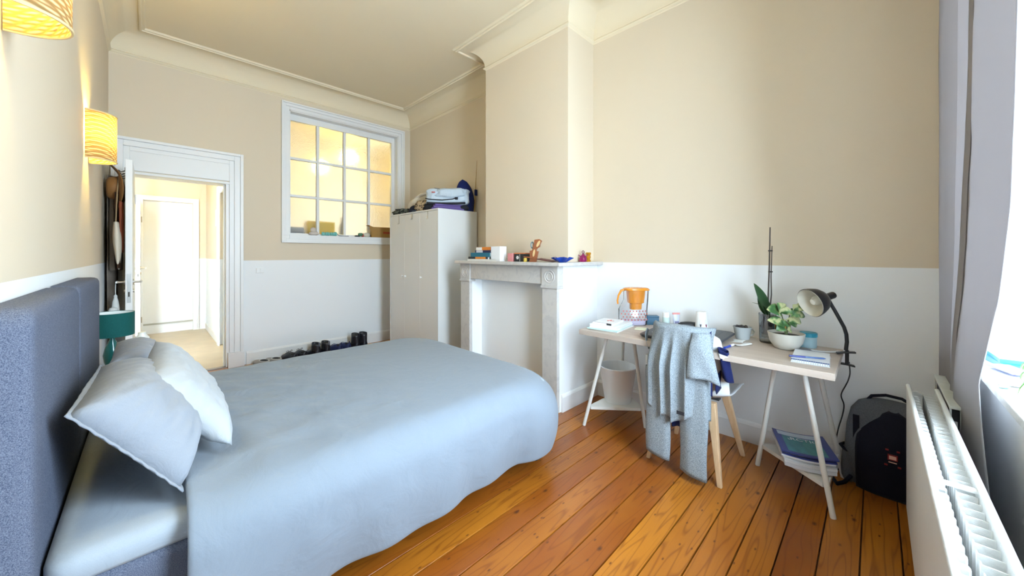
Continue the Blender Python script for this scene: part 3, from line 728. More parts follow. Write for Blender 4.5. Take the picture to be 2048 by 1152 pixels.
# ------------------------------------------------------------------ bedside table and green lamp
nst = thing('bedside_table', 'white bedside table hidden behind the pillows under the green lamp', 'table', (-0.05, 3.28, 0))
MB().box(XL+0.03, 0.16, 3.08, 3.48, 0.52, 0.55).build('top', M_TRIM, nst, smooth=False, bevel=0.003)
MB().box(XL+0.05, 0.14, 3.10, 3.46, 0.37, 0.52).build('drawer', M_TRIM, nst, smooth=False, bevel=0.003)
for fx in (XL+0.06, 0.13):
    for fy in (3.11, 3.45): MB().tube([(fx, fy, 0), (fx, fy, 0.38)], 0.014).build('leg', M_TRIM, nst)
M_GREEN = fabric('dark_green_fabric', (0.005, 0.07, 0.065, 1), (0.008, 0.095, 0.085, 1), 300, 0.8, 0.2)
tl = thing('table_lamp', 'dark green drum-shaded table lamp beside the headboard', 'lamp', (-0.155, 3.27, 0.55))
LC = (-0.155, 3.27, 0)
MB().lathe([(0.095, 0.785), (0.095, 0.925), (0.093, 0.925), (0.093, 0.785), (0.095, 0.785)], LC, 40).build('lamp_shade', M_GREEN, tl)
MB().lathe([(0.0925, 0.787), (0.0925, 0.923)], LC, 40).build('shade_lining', mat('white_lining', (0.75, 0.78, 0.76, 1), 0.8), tl)
MB().lathe([(0.0001, 0.55), (0.06, 0.55), (0.06, 0.562), (0.02, 0.58), (0.035, 0.63), (0.04, 0.67), (0.03, 0.72), (0.012, 0.76), (0.012, 0.84), (0.0001, 0.84)], LC, 28).build('base', mat('green_glaze', (0.01, 0.10, 0.095, 1), 0.15), tl)
g = MB(); 
for q in range(3): t_ = 2*PI*q/3; g.tube([(LC[0], LC[1], 0.83), (LC[0]+0.092*math.cos(t_), LC[1]+0.092*math.sin(t_), 0.83)], 0.002, 6)
g.build('shade_carrier', M_STEEL, tl)
tag(MB().lathe([(0.0001,0.55),(0.03,0.55),(0.035,0.57),(0.035,0.73),(0.02,0.75),(0.02,0.765),(0.0001,0.765)], (-0.03, 3.42, 0), 24).build('water_bottle', mat('white_plastic_bottle', (0.75,0.74,0.70,1), 0.35), loc=(-0.03, 3.42, 0.55)), 'small white bottle beside the green table lamp', 'bottle')

# ------------------------------------------------------------------ woven wall sconces
def woven(name):
    m = bpy.data.materials.new(name); m.use_nodes = True; nt = m.node_tree
    for n in list(nt.nodes): nt.nodes.remove(n)
    out = nt.nodes.new('ShaderNodeOutputMaterial')
    tc = nt.nodes.new('ShaderNodeTexCoord')
    def wave(sc, rot, dist):
        mp = nt.nodes.new('ShaderNodeMapping'); mp.inputs['Rotation'].default_value = rot; link(nt, tc.outputs['Object'], mp.inputs[0])
        w = nt.nodes.new('ShaderNodeTexWave'); w.inputs['Scale'].default_value = sc; w.inputs['Distortion'].default_value = dist; w.inputs['Detail'].default_value = 2
        w.bands_direction = 'Z'; link(nt, mp.outputs[0], w.inputs[0]); return w.outputs['Fac']
    a = wave(26, (0.12, 0, 0), 2.5); b_ = wave(20, (0.9, 0.3, 0), 1.5)
    mu = nt.nodes.new('ShaderNodeMath'); mu.operation = 'MULTIPLY'; link(nt, a, mu.inputs[0]); link(nt, b_, mu.inputs[1])
    cr = nt.nodes.new('ShaderNodeValToRGB'); cr.color_ramp.elements[0].color = (0.30, 0.22, 0.10, 1); cr.color_ramp.elements[1].color = (0.78, 0.66, 0.42, 1); cr.color_ramp.elements[1].position = 0.7
    link(nt, mu.outputs[0], cr.inputs[0])
    df = nt.nodes.new('ShaderNodeBsdfDiffuse'); tr = nt.nodes.new('ShaderNodeBsdfTranslucent')
    link(nt, cr.outputs[0], df.inputs[0]); link(nt, cr.outputs[0], tr.inputs[0])
    mx = nt.nodes.new('ShaderNodeMixShader'); mx.inputs[0].default_value = 0.45; link(nt, df.outputs[0], mx.inputs[1]); link(nt, tr.outputs[0], mx.inputs[2])
    bp = nt.nodes.new('ShaderNodeBump'); bp.inputs['Strength'].default_value = 0.5; bp.inputs['Distance'].default_value = 0.006; link(nt, mu.outputs[0], bp.inputs['Height'])
    link(nt, bp.outputs[0], df.inputs['Normal'])
    link(nt, mx.outputs[0], out.inputs[0]); return m
M_WOVEN = woven('woven_raffia')
def sconce(cy, z0, z1, label, power, light):
    base = (XL, cy, z0); t = thing('wall_sconce', label, 'lamp', base, 'woven wall sconces over the bed')
    r, dp = 0.105, 0.125
    arc = [(XL+0.004+dp*math.sin(PI*i/24), cy-r*math.cos(PI*i/24)) for i in range(25)]
    arc_in = [(XL+0.004+(dp-0.004)*math.sin(PI*i/24), cy-(r-0.004)*math.cos(PI*i/24)) for i in range(25)]
    b = MB()
    o_ = [[(x, y, z) for x, y in arc] for z in (z0, z0+(z1-z0)/2, z1)]
    i_ = [[(x, y, z) for x, y in reversed(arc_in)] for z in (z0, z0+(z1-z0)/2, z1)]
    rings = [a+c_ for a, c_ in zip(o_, i_)]
    b.loft(rings, True, True)
    b.build('lamp_shade', M_WOVEN, t, smooth=False)
    for z in (z0, z1): MB().tube([(x, y, z) for x, y in arc], 0.004, 6).build('rim', mat('raffia_rim', (0.62, 0.48, 0.26, 1), 0.7), t)
    MB().box(XL+0.0005, XL+0.012, cy-0.03, cy+0.03, (z0+z1)/2-0.05, (z0+z1)/2+0.05).build('wall_plate', M_TRIM, t, smooth=False, bevel=0.003)
    zc = z0+(z1-z0)*0.62
    MB().tube([(XL+0.01, cy, zc-0.05), (XL+0.05, cy, zc-0.05), (XL+0.06, cy, zc-0.03)], 0.011).build('lamp_holder', M_TRIM, t)
    MB().blob((XL+0.06, cy, zc), (0.028, 0.028, 0.036), 16, 10).build('bulb', emit('sconce_bulb', (1.0, 0.72, 0.25, 1), 40), t)
    point(light, (XL+0.06, cy, zc), power, (1.0, 0.80, 0.22), 0.040)
sconce(3.40, 1.855, 2.14, 'glowing woven wall sconce closest to the open door', 15.0, 'door_sconce_light')
sconce(1.49, 1.862, 2.145, 'glowing woven wall sconce above the headboard', 7.0, 'headboard_sconce_offscreen')

# ------------------------------------------------------------------ wardrobe
M_WARD = mat('white_laminate', (0.76, 0.755, 0.73, 1), 0.4, var=0.015, vscale=3)
M_WARDD = M_WARD
WF, WB, WY0, WY1, WH = 2.31, 2.875, 3.49, 4.645, 1.80
wd = thing('wardrobe', 'tall white three-door wardrobe with small knobs, piled with bags', 'wardrobe', ((WF+WB)/2, (WY0+WY1)/2, 0))
b = MB(); p = 0.018
b.box(WF, WB, WY0, WY0+p, 0, WH); b.box(WF, WB, WY1-p, WY1, 0, WH); b.box(WF, WB, WY0+p, WY1-p, WH-p, WH); b.box(WF+0.03, WB, WY0+p, WY1-p, 0.06, 0.06+p); b.box(WB-0.006, WB, WY0+p, WY1-p, 0, WH-p); b.box(WF+0.03, WF+0.045, WY0+p, WY1-p, 0, 0.06)
b.build('body', M_WARD, wd, smooth=False)
dw = (WY1-WY0-2*p-0.006)/3
for i in range(3):
    y0 = WY0+p+0.003+i*dw
    d = MB().box(WF+0.002, WF+0.02, y0+0.0015, y0+dw-0.0015, 0.065, WH-p-0.003).build('door', M_WARDD, wd, smooth=False, bevel=0.0012)
    ky = (y0+dw-0.035) if i == 0 else (y0+0.035 if i == 2 else y0+dw-0.035)
    MB().lathe([(0.0001,0.026),(0.010,0.026),(0.0135,0.021),(0.012,0.015),(0.006,0.008),(0.006,0.0)], seg=16).xf(Matrix.Translation((WF+0.002, ky, 1.0)) @ Matrix.Rotation(-PI/2, 4, 'Y')).build('knob', mat('white_knob', (0.85,0.85,0.83,1), 0.3), d)
for i, fy in enumerate((4.39, 4.06, 3.70)):
    b = MB(); wdt = (0.012, 0.03, 0.012)[i]; dr = (0.11, 0.075, 0.09)[i]
    b.box(WF-0.003, WF-0.0005, fy-wdt/2, fy+wdt/2, WH-p-dr, WH-p+0.001)
    b.tube([(WF-0.002, fy, WH-p-dr+0.004), (WF-0.022, fy, WH-p-dr-0.004), (WF-0.026, fy, WH-p-dr+0.018)], 0.003, 6)
    tag(b.build('over_door_hook', M_STEEL, loc=(WF, fy, WH-p-dr), smooth=False),
        ('narrow steel hook over the wardrobe door nearest the inner window', 'wide steel hook over the middle wardrobe door', 'narrow steel hook over the wardrobe door nearest the chimney breast')[i], 'hook')

# ------------------------------------------------------------------ things on top of the wardrobe
CR = Vector((1, -1, 0)).normalized(); CF = Vector((1, 1, 0)).normalized()
def frame(cx_, cy_, cz_, ang):
    return Matrix.Translation((cx_, cy_, cz_)) @ Matrix.Rotation(ang, 4, 'Z')
M_PURPLE = mat('purple_card', (0.11, 0.06, 0.25, 1), 0.6)
for i in range(3):
    b = MB().box(-0.19+0.01*i, 0.19-0.012*i, -0.15, 0.15, 0.022*i+0.0005, 0.022*i+0.0215)
    b.xf(frame(2.56, 3.69, WH, -0.45+0.05*i)); tag(b.build('box_file', M_PURPLE, loc=(2.56, 3.69, WH+0.022*i), smooth=False, bevel=0.003),
        ('lowest purple file lying on the wardrobe', 'middle purple file in the pile on the wardrobe', 'top purple file under the pale blue backpack')[i], 'file', 'purple files on the wardrobe')
M_PALE = fabric('pale_blue_nylon', (0.50, 0.58, 0.66, 1), (0.58, 0.66, 0.73, 1), 220, 0.7, 0.1, wrinkle=0.6, wscale=9)
M_BLK = mat('black_webbing', (0.012, 0.013, 0.02, 1), 0.8)
bp_ = local('backpack', 'pale blue backpack lying flat on the purple files', 'backpack', (2.60, 3.70, WH+0.066), -PI/4)
# local x = towards the window side, y = away
b = MB().blob((0, 0, 0.10), (0.255, 0.16, 0.10), 44, 22, 0.14, 3.2, 3, flat=0.0, sq=0.38); b.build('body', M_PALE, bp_, angle=180)
b = MB().blob((0.05, -0.12, 0.135), (0.17, 0.06, 0.055), 30, 14, 0.25, 3.0, 8, flat=0.03, sq=0.5); b.build('front_pocket', M_PALE, bp_, angle=180)
MB().tube([(-0.245+0.04*i, -0.163-0.006*math.sin(i/9*PI), 0.072-0.020*math.sin(i/9*PI)+0.008*noise.noise(Vector((i*1.3, 0, 0)))) for i in range(10)], 0.006, 8).build('zip', M_BLK, bp_)
MB().box(0.105, 0.14, -0.178, -0.160, 0.055, 0.085).build('buckle', M_BLK, bp_, smooth=False, bevel=0.004)
MB().tube([(-0.15, -0.10, 0.205), (-0.09, -0.15, 0.188), (-0.05, -0.170, 0.16), (-0.01, -0.178, 0.135)], 0.004, 6).build('pull_cord', mat('grey_cord', (0.2, 0.22, 0.25, 1), 0.8), bp_)
MB().box(-0.17, -0.13, -0.172, -0.155, 0.138, 0.15).build('badge', mat('red_badge', (0.5, 0.08, 0.06, 1), 0.6), bp_, smooth=False)
MB().box(0.14, 0.19, -0.176, -0.165, 0.145, 0.156).build('badge', MATS['red_badge'], bp_, smooth=False)
MB().tube([(-0.24, -0.10, 0.03), (-0.2, -0.19, 0.012), (-0.05, -0.20, 0.006), (0.12, -0.19, 0.008), (0.22, -0.13, 0.02)], 0.012, 8).build('strap', M_BLK, bp_)
M_NAVY = fabric('navy_nylon', (0.004, 0.010, 0.075, 1), (0.006, 0.016, 0.11, 1), 200, 0.5, 0.1, wrinkle=0.6, wscale=8)
nb = thing('duffel_bag', 'navy blue bag standing upright at the back of the wardrobe', 'bag', (2.77, 3.575, WH))
b = MB(); rings = []
for i in range(15):
    f = i/14; z = WH+0.40*f
    w = 0.118*(1-f**3.2)**0.5*(0.86+0.14*math.sin(PI*f))
    w = max(w, 0.004); sh_ = -0.035*f*f
    rings.append([Vector((2.775, 3.575, z))+CR*(w*math.cos(2*PI*k/20)+sh_-0.01)+CF*(0.075*max(0.05, (1-f**4))*math.sin(2*PI*k/20)*0.8)+Vector((0, 0, 0))+CR*0.006*noise.noise(Vector((k*0.9, f*5, 2))) for k in range(20)])
b.loft(rings); b.build('body', M_NAVY, nb, angle=60)
MB().blob(Vector((2.69, 3.50, WH+0.035)), (0.06, 0.045, 0.034), 16, 10, 0.3, 3, 4, flat=WH).build('strap_bundle', M_BLK, nb)
ck = thing('cane', 'thin cane with a navy tag rising from the wardrobe top', 'cane', (2.845, 3.505, WH))
MB().tube([(2.845, 3.505, WH), (2.858, 3.50, WH+0.25), (2.88, 3.495, WH+0.64)], [0.006, 0.005, 0.002], 8).build('stick', mat('tan_cane', (0.42, 0.26, 0.07, 1), 0.6), ck)
MB().box(2.838, 2.880, 3.484, 3.494, WH+0.20, WH+0.275).build('tag', M_NAVY, ck, smooth=False, bevel=0.003)
M_CREAM = fabric('cream_canvas', (0.60, 0.53, 0.42, 1), (0.68, 0.61, 0.50, 1), 260, 0.9, 0.2, wrinkle=0.5, wscale=8)
cb_ = local('cushion_bag', 'cream canvas bundle on the wardrobe beside the pale backpack', 'bag', (2.56, 4.14, WH+0.0), -PI/4)
MB().blob((0, 0, 0.125), (0.20, 0.12, 0.10), 30, 16, 0.18, 2, 12, flat=0.03, sq=0.75).xf(Matrix.Translation((0, 0, 0.012)) @ Matrix.Rotation(-0.25, 4, 'Y')).build('body', M_CREAM, cb_, angle=180)
MB().tube([(-0.14, -0.06, 0.175), (-0.05, -0.10, 0.235), (0.06, -0.10, 0.255), (0.13, -0.06, 0.26)], 0.018, 8).build('rolled_flap', M_CREAM, cb_)
def leopard():
    m, nt, bs = nmat('leopard_cloth'); v = coords(nt); n = nt.nodes.new('ShaderNodeTexVoronoi'); n.inputs['Scale'].default_value = 38; link(nt, v, n.inputs['Vector'])
    cr = nt.nodes.new('ShaderNodeValToRGB'); cr.color_ramp.elements[0].position = 0.30; cr.color_ramp.elements[0].color = (0.05, 0.03, 0.02, 1); cr.color_ramp.elements[1].position = 0.48; cr.color_ramp.elements[1].color = (0.42, 0.30, 0.17, 1)
    link(nt, n.outputs['Distance'], cr.inputs[0]); link(nt, cr.outputs[0], bs.inputs['Base Color']); bs.inputs['Roughness'].default_value = 0.9; return m
tag(MB().blob((2.405, 3.93, WH+0.06), (0.085, 0.115, 0.075), 26, 14, 0.35, 2.6, 21, flat=WH+0.0005, sq=0.8, rot=0.4).build('scarf', leopard(), loc=(2.405, 3.93, WH), angle=180), 'crumpled leopard print scarf on the wardrobe edge', 'scarf')
tag(MB().blob((2.40, 3.80, WH+0.045), (0.07, 0.09, 0.06), 22, 12, 0.4, 3, 33, flat=WH+0.0005).build('belt_bundle', M_BLK, loc=(2.40, 3.80, WH), angle=180), 'black strap bundle between scarf and purple files', 'strap')
cap = thing('cap', 'dark navy cap lying on the wardrobe beside the leopard scarf', 'cap', (2.41, 4.16, WH))
MB().blob((2.42, 4.16, WH+0.02), (0.09, 0.10, 0.085), 24, 14, 0.1, 2, 5, flat=WH+0.0005).build('crown', mat('navy_cotton', (0.008, 0.012, 0.035, 1), 0.85), cap, angle=180)
MB().grid(lambda u, v: (2.36-0.02*u+0.0, 4.02+0.18*v-0.06*u*(1-abs(2*v-1)), WH+0.012+0.014*math.sin(PI*v)-0.008*u), 6, 12).build('peak', mat('blue_grey_cotton', (0.08, 0.12, 0.18, 1), 0.85), cap, solid=0.006)
tag(MB().blob((2.40, 4.45, WH+0.03), (0.085, 0.19, 0.045), 30, 12, 0.5, 3.2, 41, flat=WH+0.0005, sq=0.8).build('folded_cloth', fabric('camouflage_cloth', (0.012, 0.014, 0.012, 1), (0.16, 0.17, 0.13, 1), 32, 0.9, 0.1, contrast=0.15), loc=(2.40, 4.45, WH), angle=180), 'crumpled dark camouflage cloth at the window end of the wardrobe', 'cloth')

# ------------------------------------------------------------------ things on the mantel shelf
MZ = 1.212
M_PAGE = mat('white_paper', (0.82, 0.83, 0.82, 1), 0.8, var=0.02, vscale=40)
def book(name, cx_, cy_, z, L_, W_, T_, rz, col, label, group='books stacked on the mantel', stripe=None, words=None, wcol=(0.8, 0.7, 0.2, 1), cat='book'):
    """lying flat: spine on local -x side, length along y"""
    t = local(name, label, cat, (cx_, cy_, z), rz, group)
    m = mat('cover_%02d_%02d_%02d' % tuple(int(c*99) for c in col[:3]), col, 0.5, var=0.03)
    cv = MB().box(-W_/2, W_/2, -L_/2, L_/2, 0, 0.002).box(-W_/2, W_/2, -L_/2, L_/2, T_-0.002, T_).box(-W_/2-0.001, -W_/2+0.002, -L_/2, L_/2, 0, T_)
    cv = cv.build('cover', m, t, smooth=False)
    MB().box(-W_/2+0.002, W_/2-0.004, -L_/2+0.003, L_/2-0.003, 0.002, T_-0.002).build('pages', M_PAGE, t, smooth=False)
    if stripe: MB().box(-W_/2-0.002, -W_/2-0.001, -L_/2+stripe[0]*L_, -L_/2+stripe[1]*L_, 0.001, T_-0.001).build('spine_label', mat('stripe_%02d_%02d_%02d' % tuple(int(c*99) for c in stripe[2][:3]), stripe[2], 0.5), t, smooth=False)
    if words: text(words, T_*0.6, mat('print_%02d_%02d_%02d' % tuple(int(c*99) for c in wcol[:3]), wcol, 0.5), 'spine_title', t, (-W_/2-0.0024, 0, T_/2), (PI/2, 0, -PI/2), 0.0004)
    return t
z = MZ
for nm, L_, W_, T_, cx_, cy_, rz, col, lab, st, wd_ in [
    ('book', 0.42, 0.19, 0.018, 2.40, 2.735, 0.02, (0.74, 0.73, 0.70, 1), 'large white book at the bottom of the mantel stack', None, None),
    ('book', 0.30, 0.17, 0.022, 2.395, 2.79, 0.0, (0.025, 0.025, 0.03, 1), 'black and orange book second from the mantel', (0.10, 0.62, (0.75, 0.24, 0.03, 1)), None),
    ('book', 0.285, 0.17, 0.040, 2.395, 2.755, 0.02, (0.015, 0.16, 0.24, 1), 'thick teal book with yellow title in the mantel stack', None, 'WOK'),
    ('book', 0.235, 0.16, 0.024, 2.40, 2.725, -0.01, (0.02, 0.02, 0.08, 1), 'dark blue book above the thick teal book', (0.5, 0.92, (0.6, 0.6, 0.66, 1)), None),
    ('book', 0.225, 0.155, 0.030, 2.40, 2.715, 0.03, (0.72, 0.22, 0.03, 1), 'orange and white book on top of the mantel stack', (0.62, 1.0, (0.82, 0.80, 0.74, 1)), None)]:
    book(nm, cx_, cy_, z, L_, W_, T_, rz, col, lab, stripe=st, words=None if wd_ == 'WOK' else wd_); z += T_+0.0003
# white panel of a box leaning before the stack's end
wb = thing('white_box', 'plain white box standing against the stacked books on the mantel', 'box', (2.36, 2.55, MZ))
MB().box(2.315, 2.40, 2.475, 2.60, MZ+0.0185, MZ+0.140).build('body', mat('white_card', (0.84, 0.85, 0.87, 1), 0.6), wb, smooth=False, bevel=0.002)
MB().box(2.310, 2.405, 2.470, 2.5245, MZ+0.0005, MZ+0.0185).build('lid', mat('white_card2', (0.78, 0.79, 0.80, 1), 0.6), wb, smooth=False, bevel=0.002)
tag(MB().box(2.335, 2.395, 2.325, 2.395, MZ, MZ+0.075).build('candle', mat('pink_wax', (0.72, 0.27, 0.27, 1), 0.45, var=0.06, vscale=20), loc=(2.365, 2.36, MZ), bevel=0.004), 'pink square candle on the mantel beside the black tin', 'candle')
tb = thing('tea_tin', 'black tin with a white emblem and orange lid on the mantel', 'tin', (2.37, 2.245, MZ))
MB().box(2.335, 2.41, 2.185, 2.305, MZ, MZ+0.068).build('body', mat('black_tin', (0.018, 0.02, 0.024, 1), 0.35), tb, smooth=False, bevel=0.002)
MB().box(2.333, 2.412, 2.183, 2.307, MZ+0.068, MZ+0.079).build('lid', mat('orange_lid', (0.62, 0.20, 0.07, 1), 0.45), tb, smooth=False, bevel=0.002)
em = MB(); pts = []
for i in range(12): r = 0.018 if i % 2 == 0 else 0.014; pts.append((2.3345, 2.265+r*math.cos(2*PI*i/12)*1.1, MZ+0.036+r*math.sin(2*PI*i/12)))
em.add(pts, [tuple(range(12))]); em.build('emblem', mat('white_print', (0.75, 0.74, 0.72, 1), 0.6), tb, smooth=False)
MB().box(2.3344, 2.335, 2.2345, 2.2385, MZ+0.002, MZ+0.066).build('seam', MATS['white_print'], tb, smooth=False)
tag(MB().lathe([(0.0001,0),(0.014,0),(0.016,0.01),(0.015,0.03),(0.008,0.034),(0.0001,0.034)], (2.33, 2.165, MZ), 18).build('wax_pot', mat('yellow_wax', (0.75, 0.55, 0.08, 1), 0.4), loc=(2.33, 2.165, MZ)), 'tiny yellow pot beside the wooden carving', 'pot')
# carved wooden stand
M_RED = mat('reddish_wood', (0.26, 0.075, 0.02, 1), 0.4, var=0.3, vscale=14, stretch=(1, 1, 0.15))
M_GOLD = mat('inlaid_brass', (0.72, 0.52, 0.26, 1), 0.35, 0.6)
ws = local('wood_carving', 'reddish carved wooden stand with pale inlay on the mantel', 'ornament', (2.33, 2.075, MZ), 0.55)
# local x = depth (away), y = along the shelf
def plate(poly, x0, x1): 
    b = MB(); b.prism([(p[0], p[1]) for p in poly], x0, x1); b.xf(Matrix(((0,0,1,0),(1,0,0,0),(0,1,0,0),(0,0,0,1)))); return b
def ell(cy_, cz_, a_, b_, tilt):
    return [(cy_+a_*math.cos(k*PI/10)*math.cos(tilt)-b_*math.sin(k*PI/10)*math.sin(tilt), cz_+a_*math.cos(k*PI/10)*math.sin(tilt)+b_*math.sin(k*PI/10)*math.cos(tilt)) for k in range(20)]
plate([(0.034,0),(-0.030,0),(-0.050,0.093),(-0.036,0.090),(-0.030,0.108),(0.006,0.108),(0.008,0.099),(0.028,0.095),(0.026,0.02)], -0.014, 0.014).build('lower_block', M_RED, ws, smooth=False, bevel=0.002)
plate([(0.004,0.104),(-0.034,0.104),(-0.040,0.118),(-0.060,0.128),(-0.064,0.150),(-0.078,0.180),(-0.055,0.195),(-0.014,0.190)], -0.012, 0.014).build('upper_block', M_RED, ws, smooth=False, bevel=0.002)
plate(ell(-0.048, 0.155, 0.030, 0.011, 2.05), -0.0155, -0.0115).build('inlay', M_GOLD, ws, smooth=False)
plate(ell(-0.010, 0.076, 0.032, 0.009, 1.75), -0.0175, -0.0135).build('inlay', M_GOLD, ws, smooth=False)
plate([(0.078,0.040),(0.078,0.047),(-0.016,0.040),(-0.016,0.030)], -0.034, -0.013).build('ledge', M_RED, ws, smooth=False, bevel=0.002)
MB().tube([(0.016, 0.010+0.010*math.cos(i*PI/8), 0.145+0.026*math.sin(i*PI/8)) for i in range(17)], 0.005, 8).build('wire_loop', mat('grey_green_wire', (0.10, 0.16, 0.17, 1), 0.4), ws)
wl = MB().box(-0.05, 0.05, -0.075, 0.075, 0, 0.008).xf(Matrix.Translation((2.36, 1.945, MZ+0.019)) @ Matrix.Rotation(0.15, 4, 'X') @ Matrix.Rotation(0.3, 4, 'Z'))
zb = min(p.z for p in wl.v); 
for p in wl.v: p.z += MZ-zb
tag(wl.build('notebook', mat('maroon_cover', (0.10, 0.025, 0.025, 1), 0.5), loc=(2.36, 1.945, MZ), smooth=False, bevel=0.002), 'thin dark maroon notebook lying next to the wooden carving', 'notebook')
def glassy(name, col, rough=0.08):
    m, nt, bs = nmat(name); bs.inputs['Base Color'].default_value = col; bs.inputs['Transmission Weight'].default_value = 0.55; bs.inputs['Roughness'].default_value = rough; bs.inputs['IOR'].default_value = 1.45
    n = nt.nodes.new('ShaderNodeTexNoise'); n.inputs['Scale'].default_value = 30; link(nt, coords(nt), n.inputs['Vector'])
    bp = nt.nodes.new('ShaderNodeBump'); bp.inputs['Strength'].default_value = 0.3; bp.inputs['Distance'].default_value = 0.004; link(nt, n.outputs['Fac'], bp.inputs['Height']); link(nt, bp.outputs[0], bs.inputs['Normal'])
    return m
# blue glass bowl with a wavy pointed rim
b = MB(); rings = []
BC = Vector((2.365, 1.79, MZ))
for (r, zz) in [(0.001,0.001),(0.03,0.0),(0.036,0.004),(0.055,0.02),(0.078,0.036),(0.080,0.040),(0.066,0.036),(0.048,0.022),(0.03,0.010),(0.001,0.008)]:
    ring = []
    for k in range(40):
        a = 2*PI*k/40; w = 1+0.18*(r/0.08)**2*math.cos(6*a)
        ring.append(BC+Vector((r*w*math.cos(a), r*w*math.sin(a), zz+(0.004*math.cos(6*a+PI) if r > 0.05 else 0))))
    rings.append(ring)
b.loft(rings, False, False); tag(b.build('glass_bowl', glassy('cobalt_glass', (0.02, 0.10, 0.62, 1)), loc=BC, angle=50), 'small wavy cobalt blue glass bowl on the mantel', 'bowl')
pf = thing('perfume_bottle', 'small magenta glass bottle with a round stopper on the mantel', 'bottle', (2.66, 1.79, MZ))
MG = glassy('magenta_glass', (0.42, 0.02, 0.16, 1))
MB().lathe([(0.0001,0),(0.024,0),(0.032,0.01),(0.034,0.026),(0.028,0.044),(0.013,0.058),(0.010,0.068),(0.0001,0.068)], (2.66,1.79,MZ), 24).build('body', MG, pf)
MB().tube([(2.66+0.009*math.cos(i*PI/8)*0.7, 1.79-0.009*math.cos(i*PI/8)*0.7, MZ+0.085+0.011*math.sin(i*PI/8)) for i in range(17)], 0.0035, 6).build('stopper_ring', mat('dark_plum', (0.10, 0.01, 0.04, 1), 0.3), pf)
MB().tube([(2.66, 1.79, MZ+0.066), (2.66, 1.79, MZ+0.076)], 0.006, 10).build('stopper', MATS['dark_plum'], pf)
for sg in (-1, 1): MB().tube([Vector((2.66, 1.79, MZ+0.046))+CR*sg*0.018, Vector((2.66, 1.79, MZ+0.056))+CR*sg*0.036, Vector((2.66, 1.79, MZ+0.062))+CR*sg*0.042], 0.0035, 6).build('handle', MG, pf)
af = thing('figurine', 'small amber glass figurine beside the magenta bottle', 'ornament', (2.735, 1.785, MZ))
MB().lathe([(0.0001,0),(0.020,0),(0.022,0.008),(0.015,0.022),(0.022,0.04),(0.018,0.055),(0.024,0.074),(0.020,0.082),(0.0001,0.080)], (2.735,1.785,MZ), 10).build('body', glassy('amber_glass', (0.70, 0.34, 0.02, 1)), af, angle=25)
MB().blob((2.735,1.785,MZ+0.062), (0.028, 0.014, 0.010), 14, 8, 0.2, 3, 2).build('ears', glassy('amber_glass2', (0.62, 0.28, 0.02, 1)), af)

# ------------------------------------------------------------------ desk on two three-legged trestles
DKZ = 0.735
def plank_mat(name, a, b_, stretch=(30, 2.2, 8)):
    m, nt, bs = nmat(name); v = coords(nt, 'Object', stretch)
    n = nt.nodes.new('ShaderNodeTexNoise'); n.inputs['Scale'].default_value = 1.5; n.inputs['Detail'].default_value = 5; n.inputs['Distortion'].default_value = 0.6; link(nt, v, n.inputs['Vector'])
    mr = nt.nodes.new('ShaderNodeMapRange'); mr.inputs[1].default_value = 0.3; mr.inputs[2].default_value = 0.7; link(nt, n.outputs['Fac'], mr.inputs[0])
    mx = nt.nodes.new('ShaderNodeMix'); mx.data_type = 'RGBA'; mx.inputs[6].default_value = a; mx.inputs[7].default_value = b_; link(nt, mr.outputs[0], mx.inputs[0]); link(nt, mx.outputs[2], bs.inputs['Base Color'])
    bs.inputs['Roughness'].default_value = 0.45; return m
M_OAK = plank_mat('bleached_oak_foil', (0.43, 0.35, 0.29, 1), (0.52, 0.435, 0.365, 1))
DX_0, DX_1, DY_0, DY_1 = 2.205, 2.805, 0.13, 1.52
tag(MB().box(DX_0, DX_1, DY_0, DY_1, DKZ-0.034, DKZ).build('desk_top', M_OAK, loc=((DX_0+DX_1)/2, (DY_0+DY_1)/2, DKZ-0.034), smooth=False, bevel=0.0015), 'bleached oak desk top resting on two white trestles', 'desk')
M_POWDER = mat('ivory_powder_coat', (0.74, 0.72, 0.67, 1), 0.4, var=0.02)
def trestle(label, feet, tops, shz):
    c = sum((Vector((f[0], f[1], 0)) for f in feet), Vector())/3
    t = thing('trestle', label, 'trestle', c, 'white trestles under the desk')
    zt = DKZ-0.034
    ctop = Vector((sum(p[0] for p in tops)/3, sum(p[1] for p in tops)/3, zt-0.011))
    pts_sh = []
    for f, p in zip(feet, tops):
        a, b_ = Vector((f[0], f[1], 0.0)), Vector((p[0], p[1], zt-0.006))
        MB().tube([a, a.lerp(b_, 0.5), b_], 0.0125, 12).build('leg', M_POWDER, t)
        k = a.lerp(b_, shz/zt); pts_sh.append(k)
    b = MB(); b.prism([(p[0]+(ctop.x-p[0])*-0.06, p[1]+(ctop.y-p[1])*-0.06) for p in tops], zt-0.008, zt); b.build('head_plate', M_POWDER, t, smooth=False)
    cs = sum(pts_sh, Vector())/3
    poly = []
    for i in range(3):
        p, nx_, pv = pts_sh[i], pts_sh[(i+1)%3], pts_sh[i-1]
        poly.append(p.lerp(pv, 0.07)+(p-cs)*0.05); poly.append(p.lerp(nx_, 0.07)+(p-cs)*0.05)
    area = sum(poly[i].x*poly[(i+1)%6].y-poly[(i+1)%6].x*poly[i].y for i in range(6))
    if area < 0: poly.reverse()
    sh = MB(); sh.prism([(p.x, p.y) for p in poly], shz-0.004, shz); s_ = sh.build('shelf', M_POWDER, t, smooth=False)
    lip = MB(); q = [Vector((p.x, p.y, shz-0.004)) for p in poly]
    lip.loft([[p+Vector((0,0,-0.014)) for p in q], [p+Vector((0,0,0.006)) for p in q]], False, False); lip.build('shelf_edge', M_POWDER, s_, solid=0.003, smooth=False)
    return t
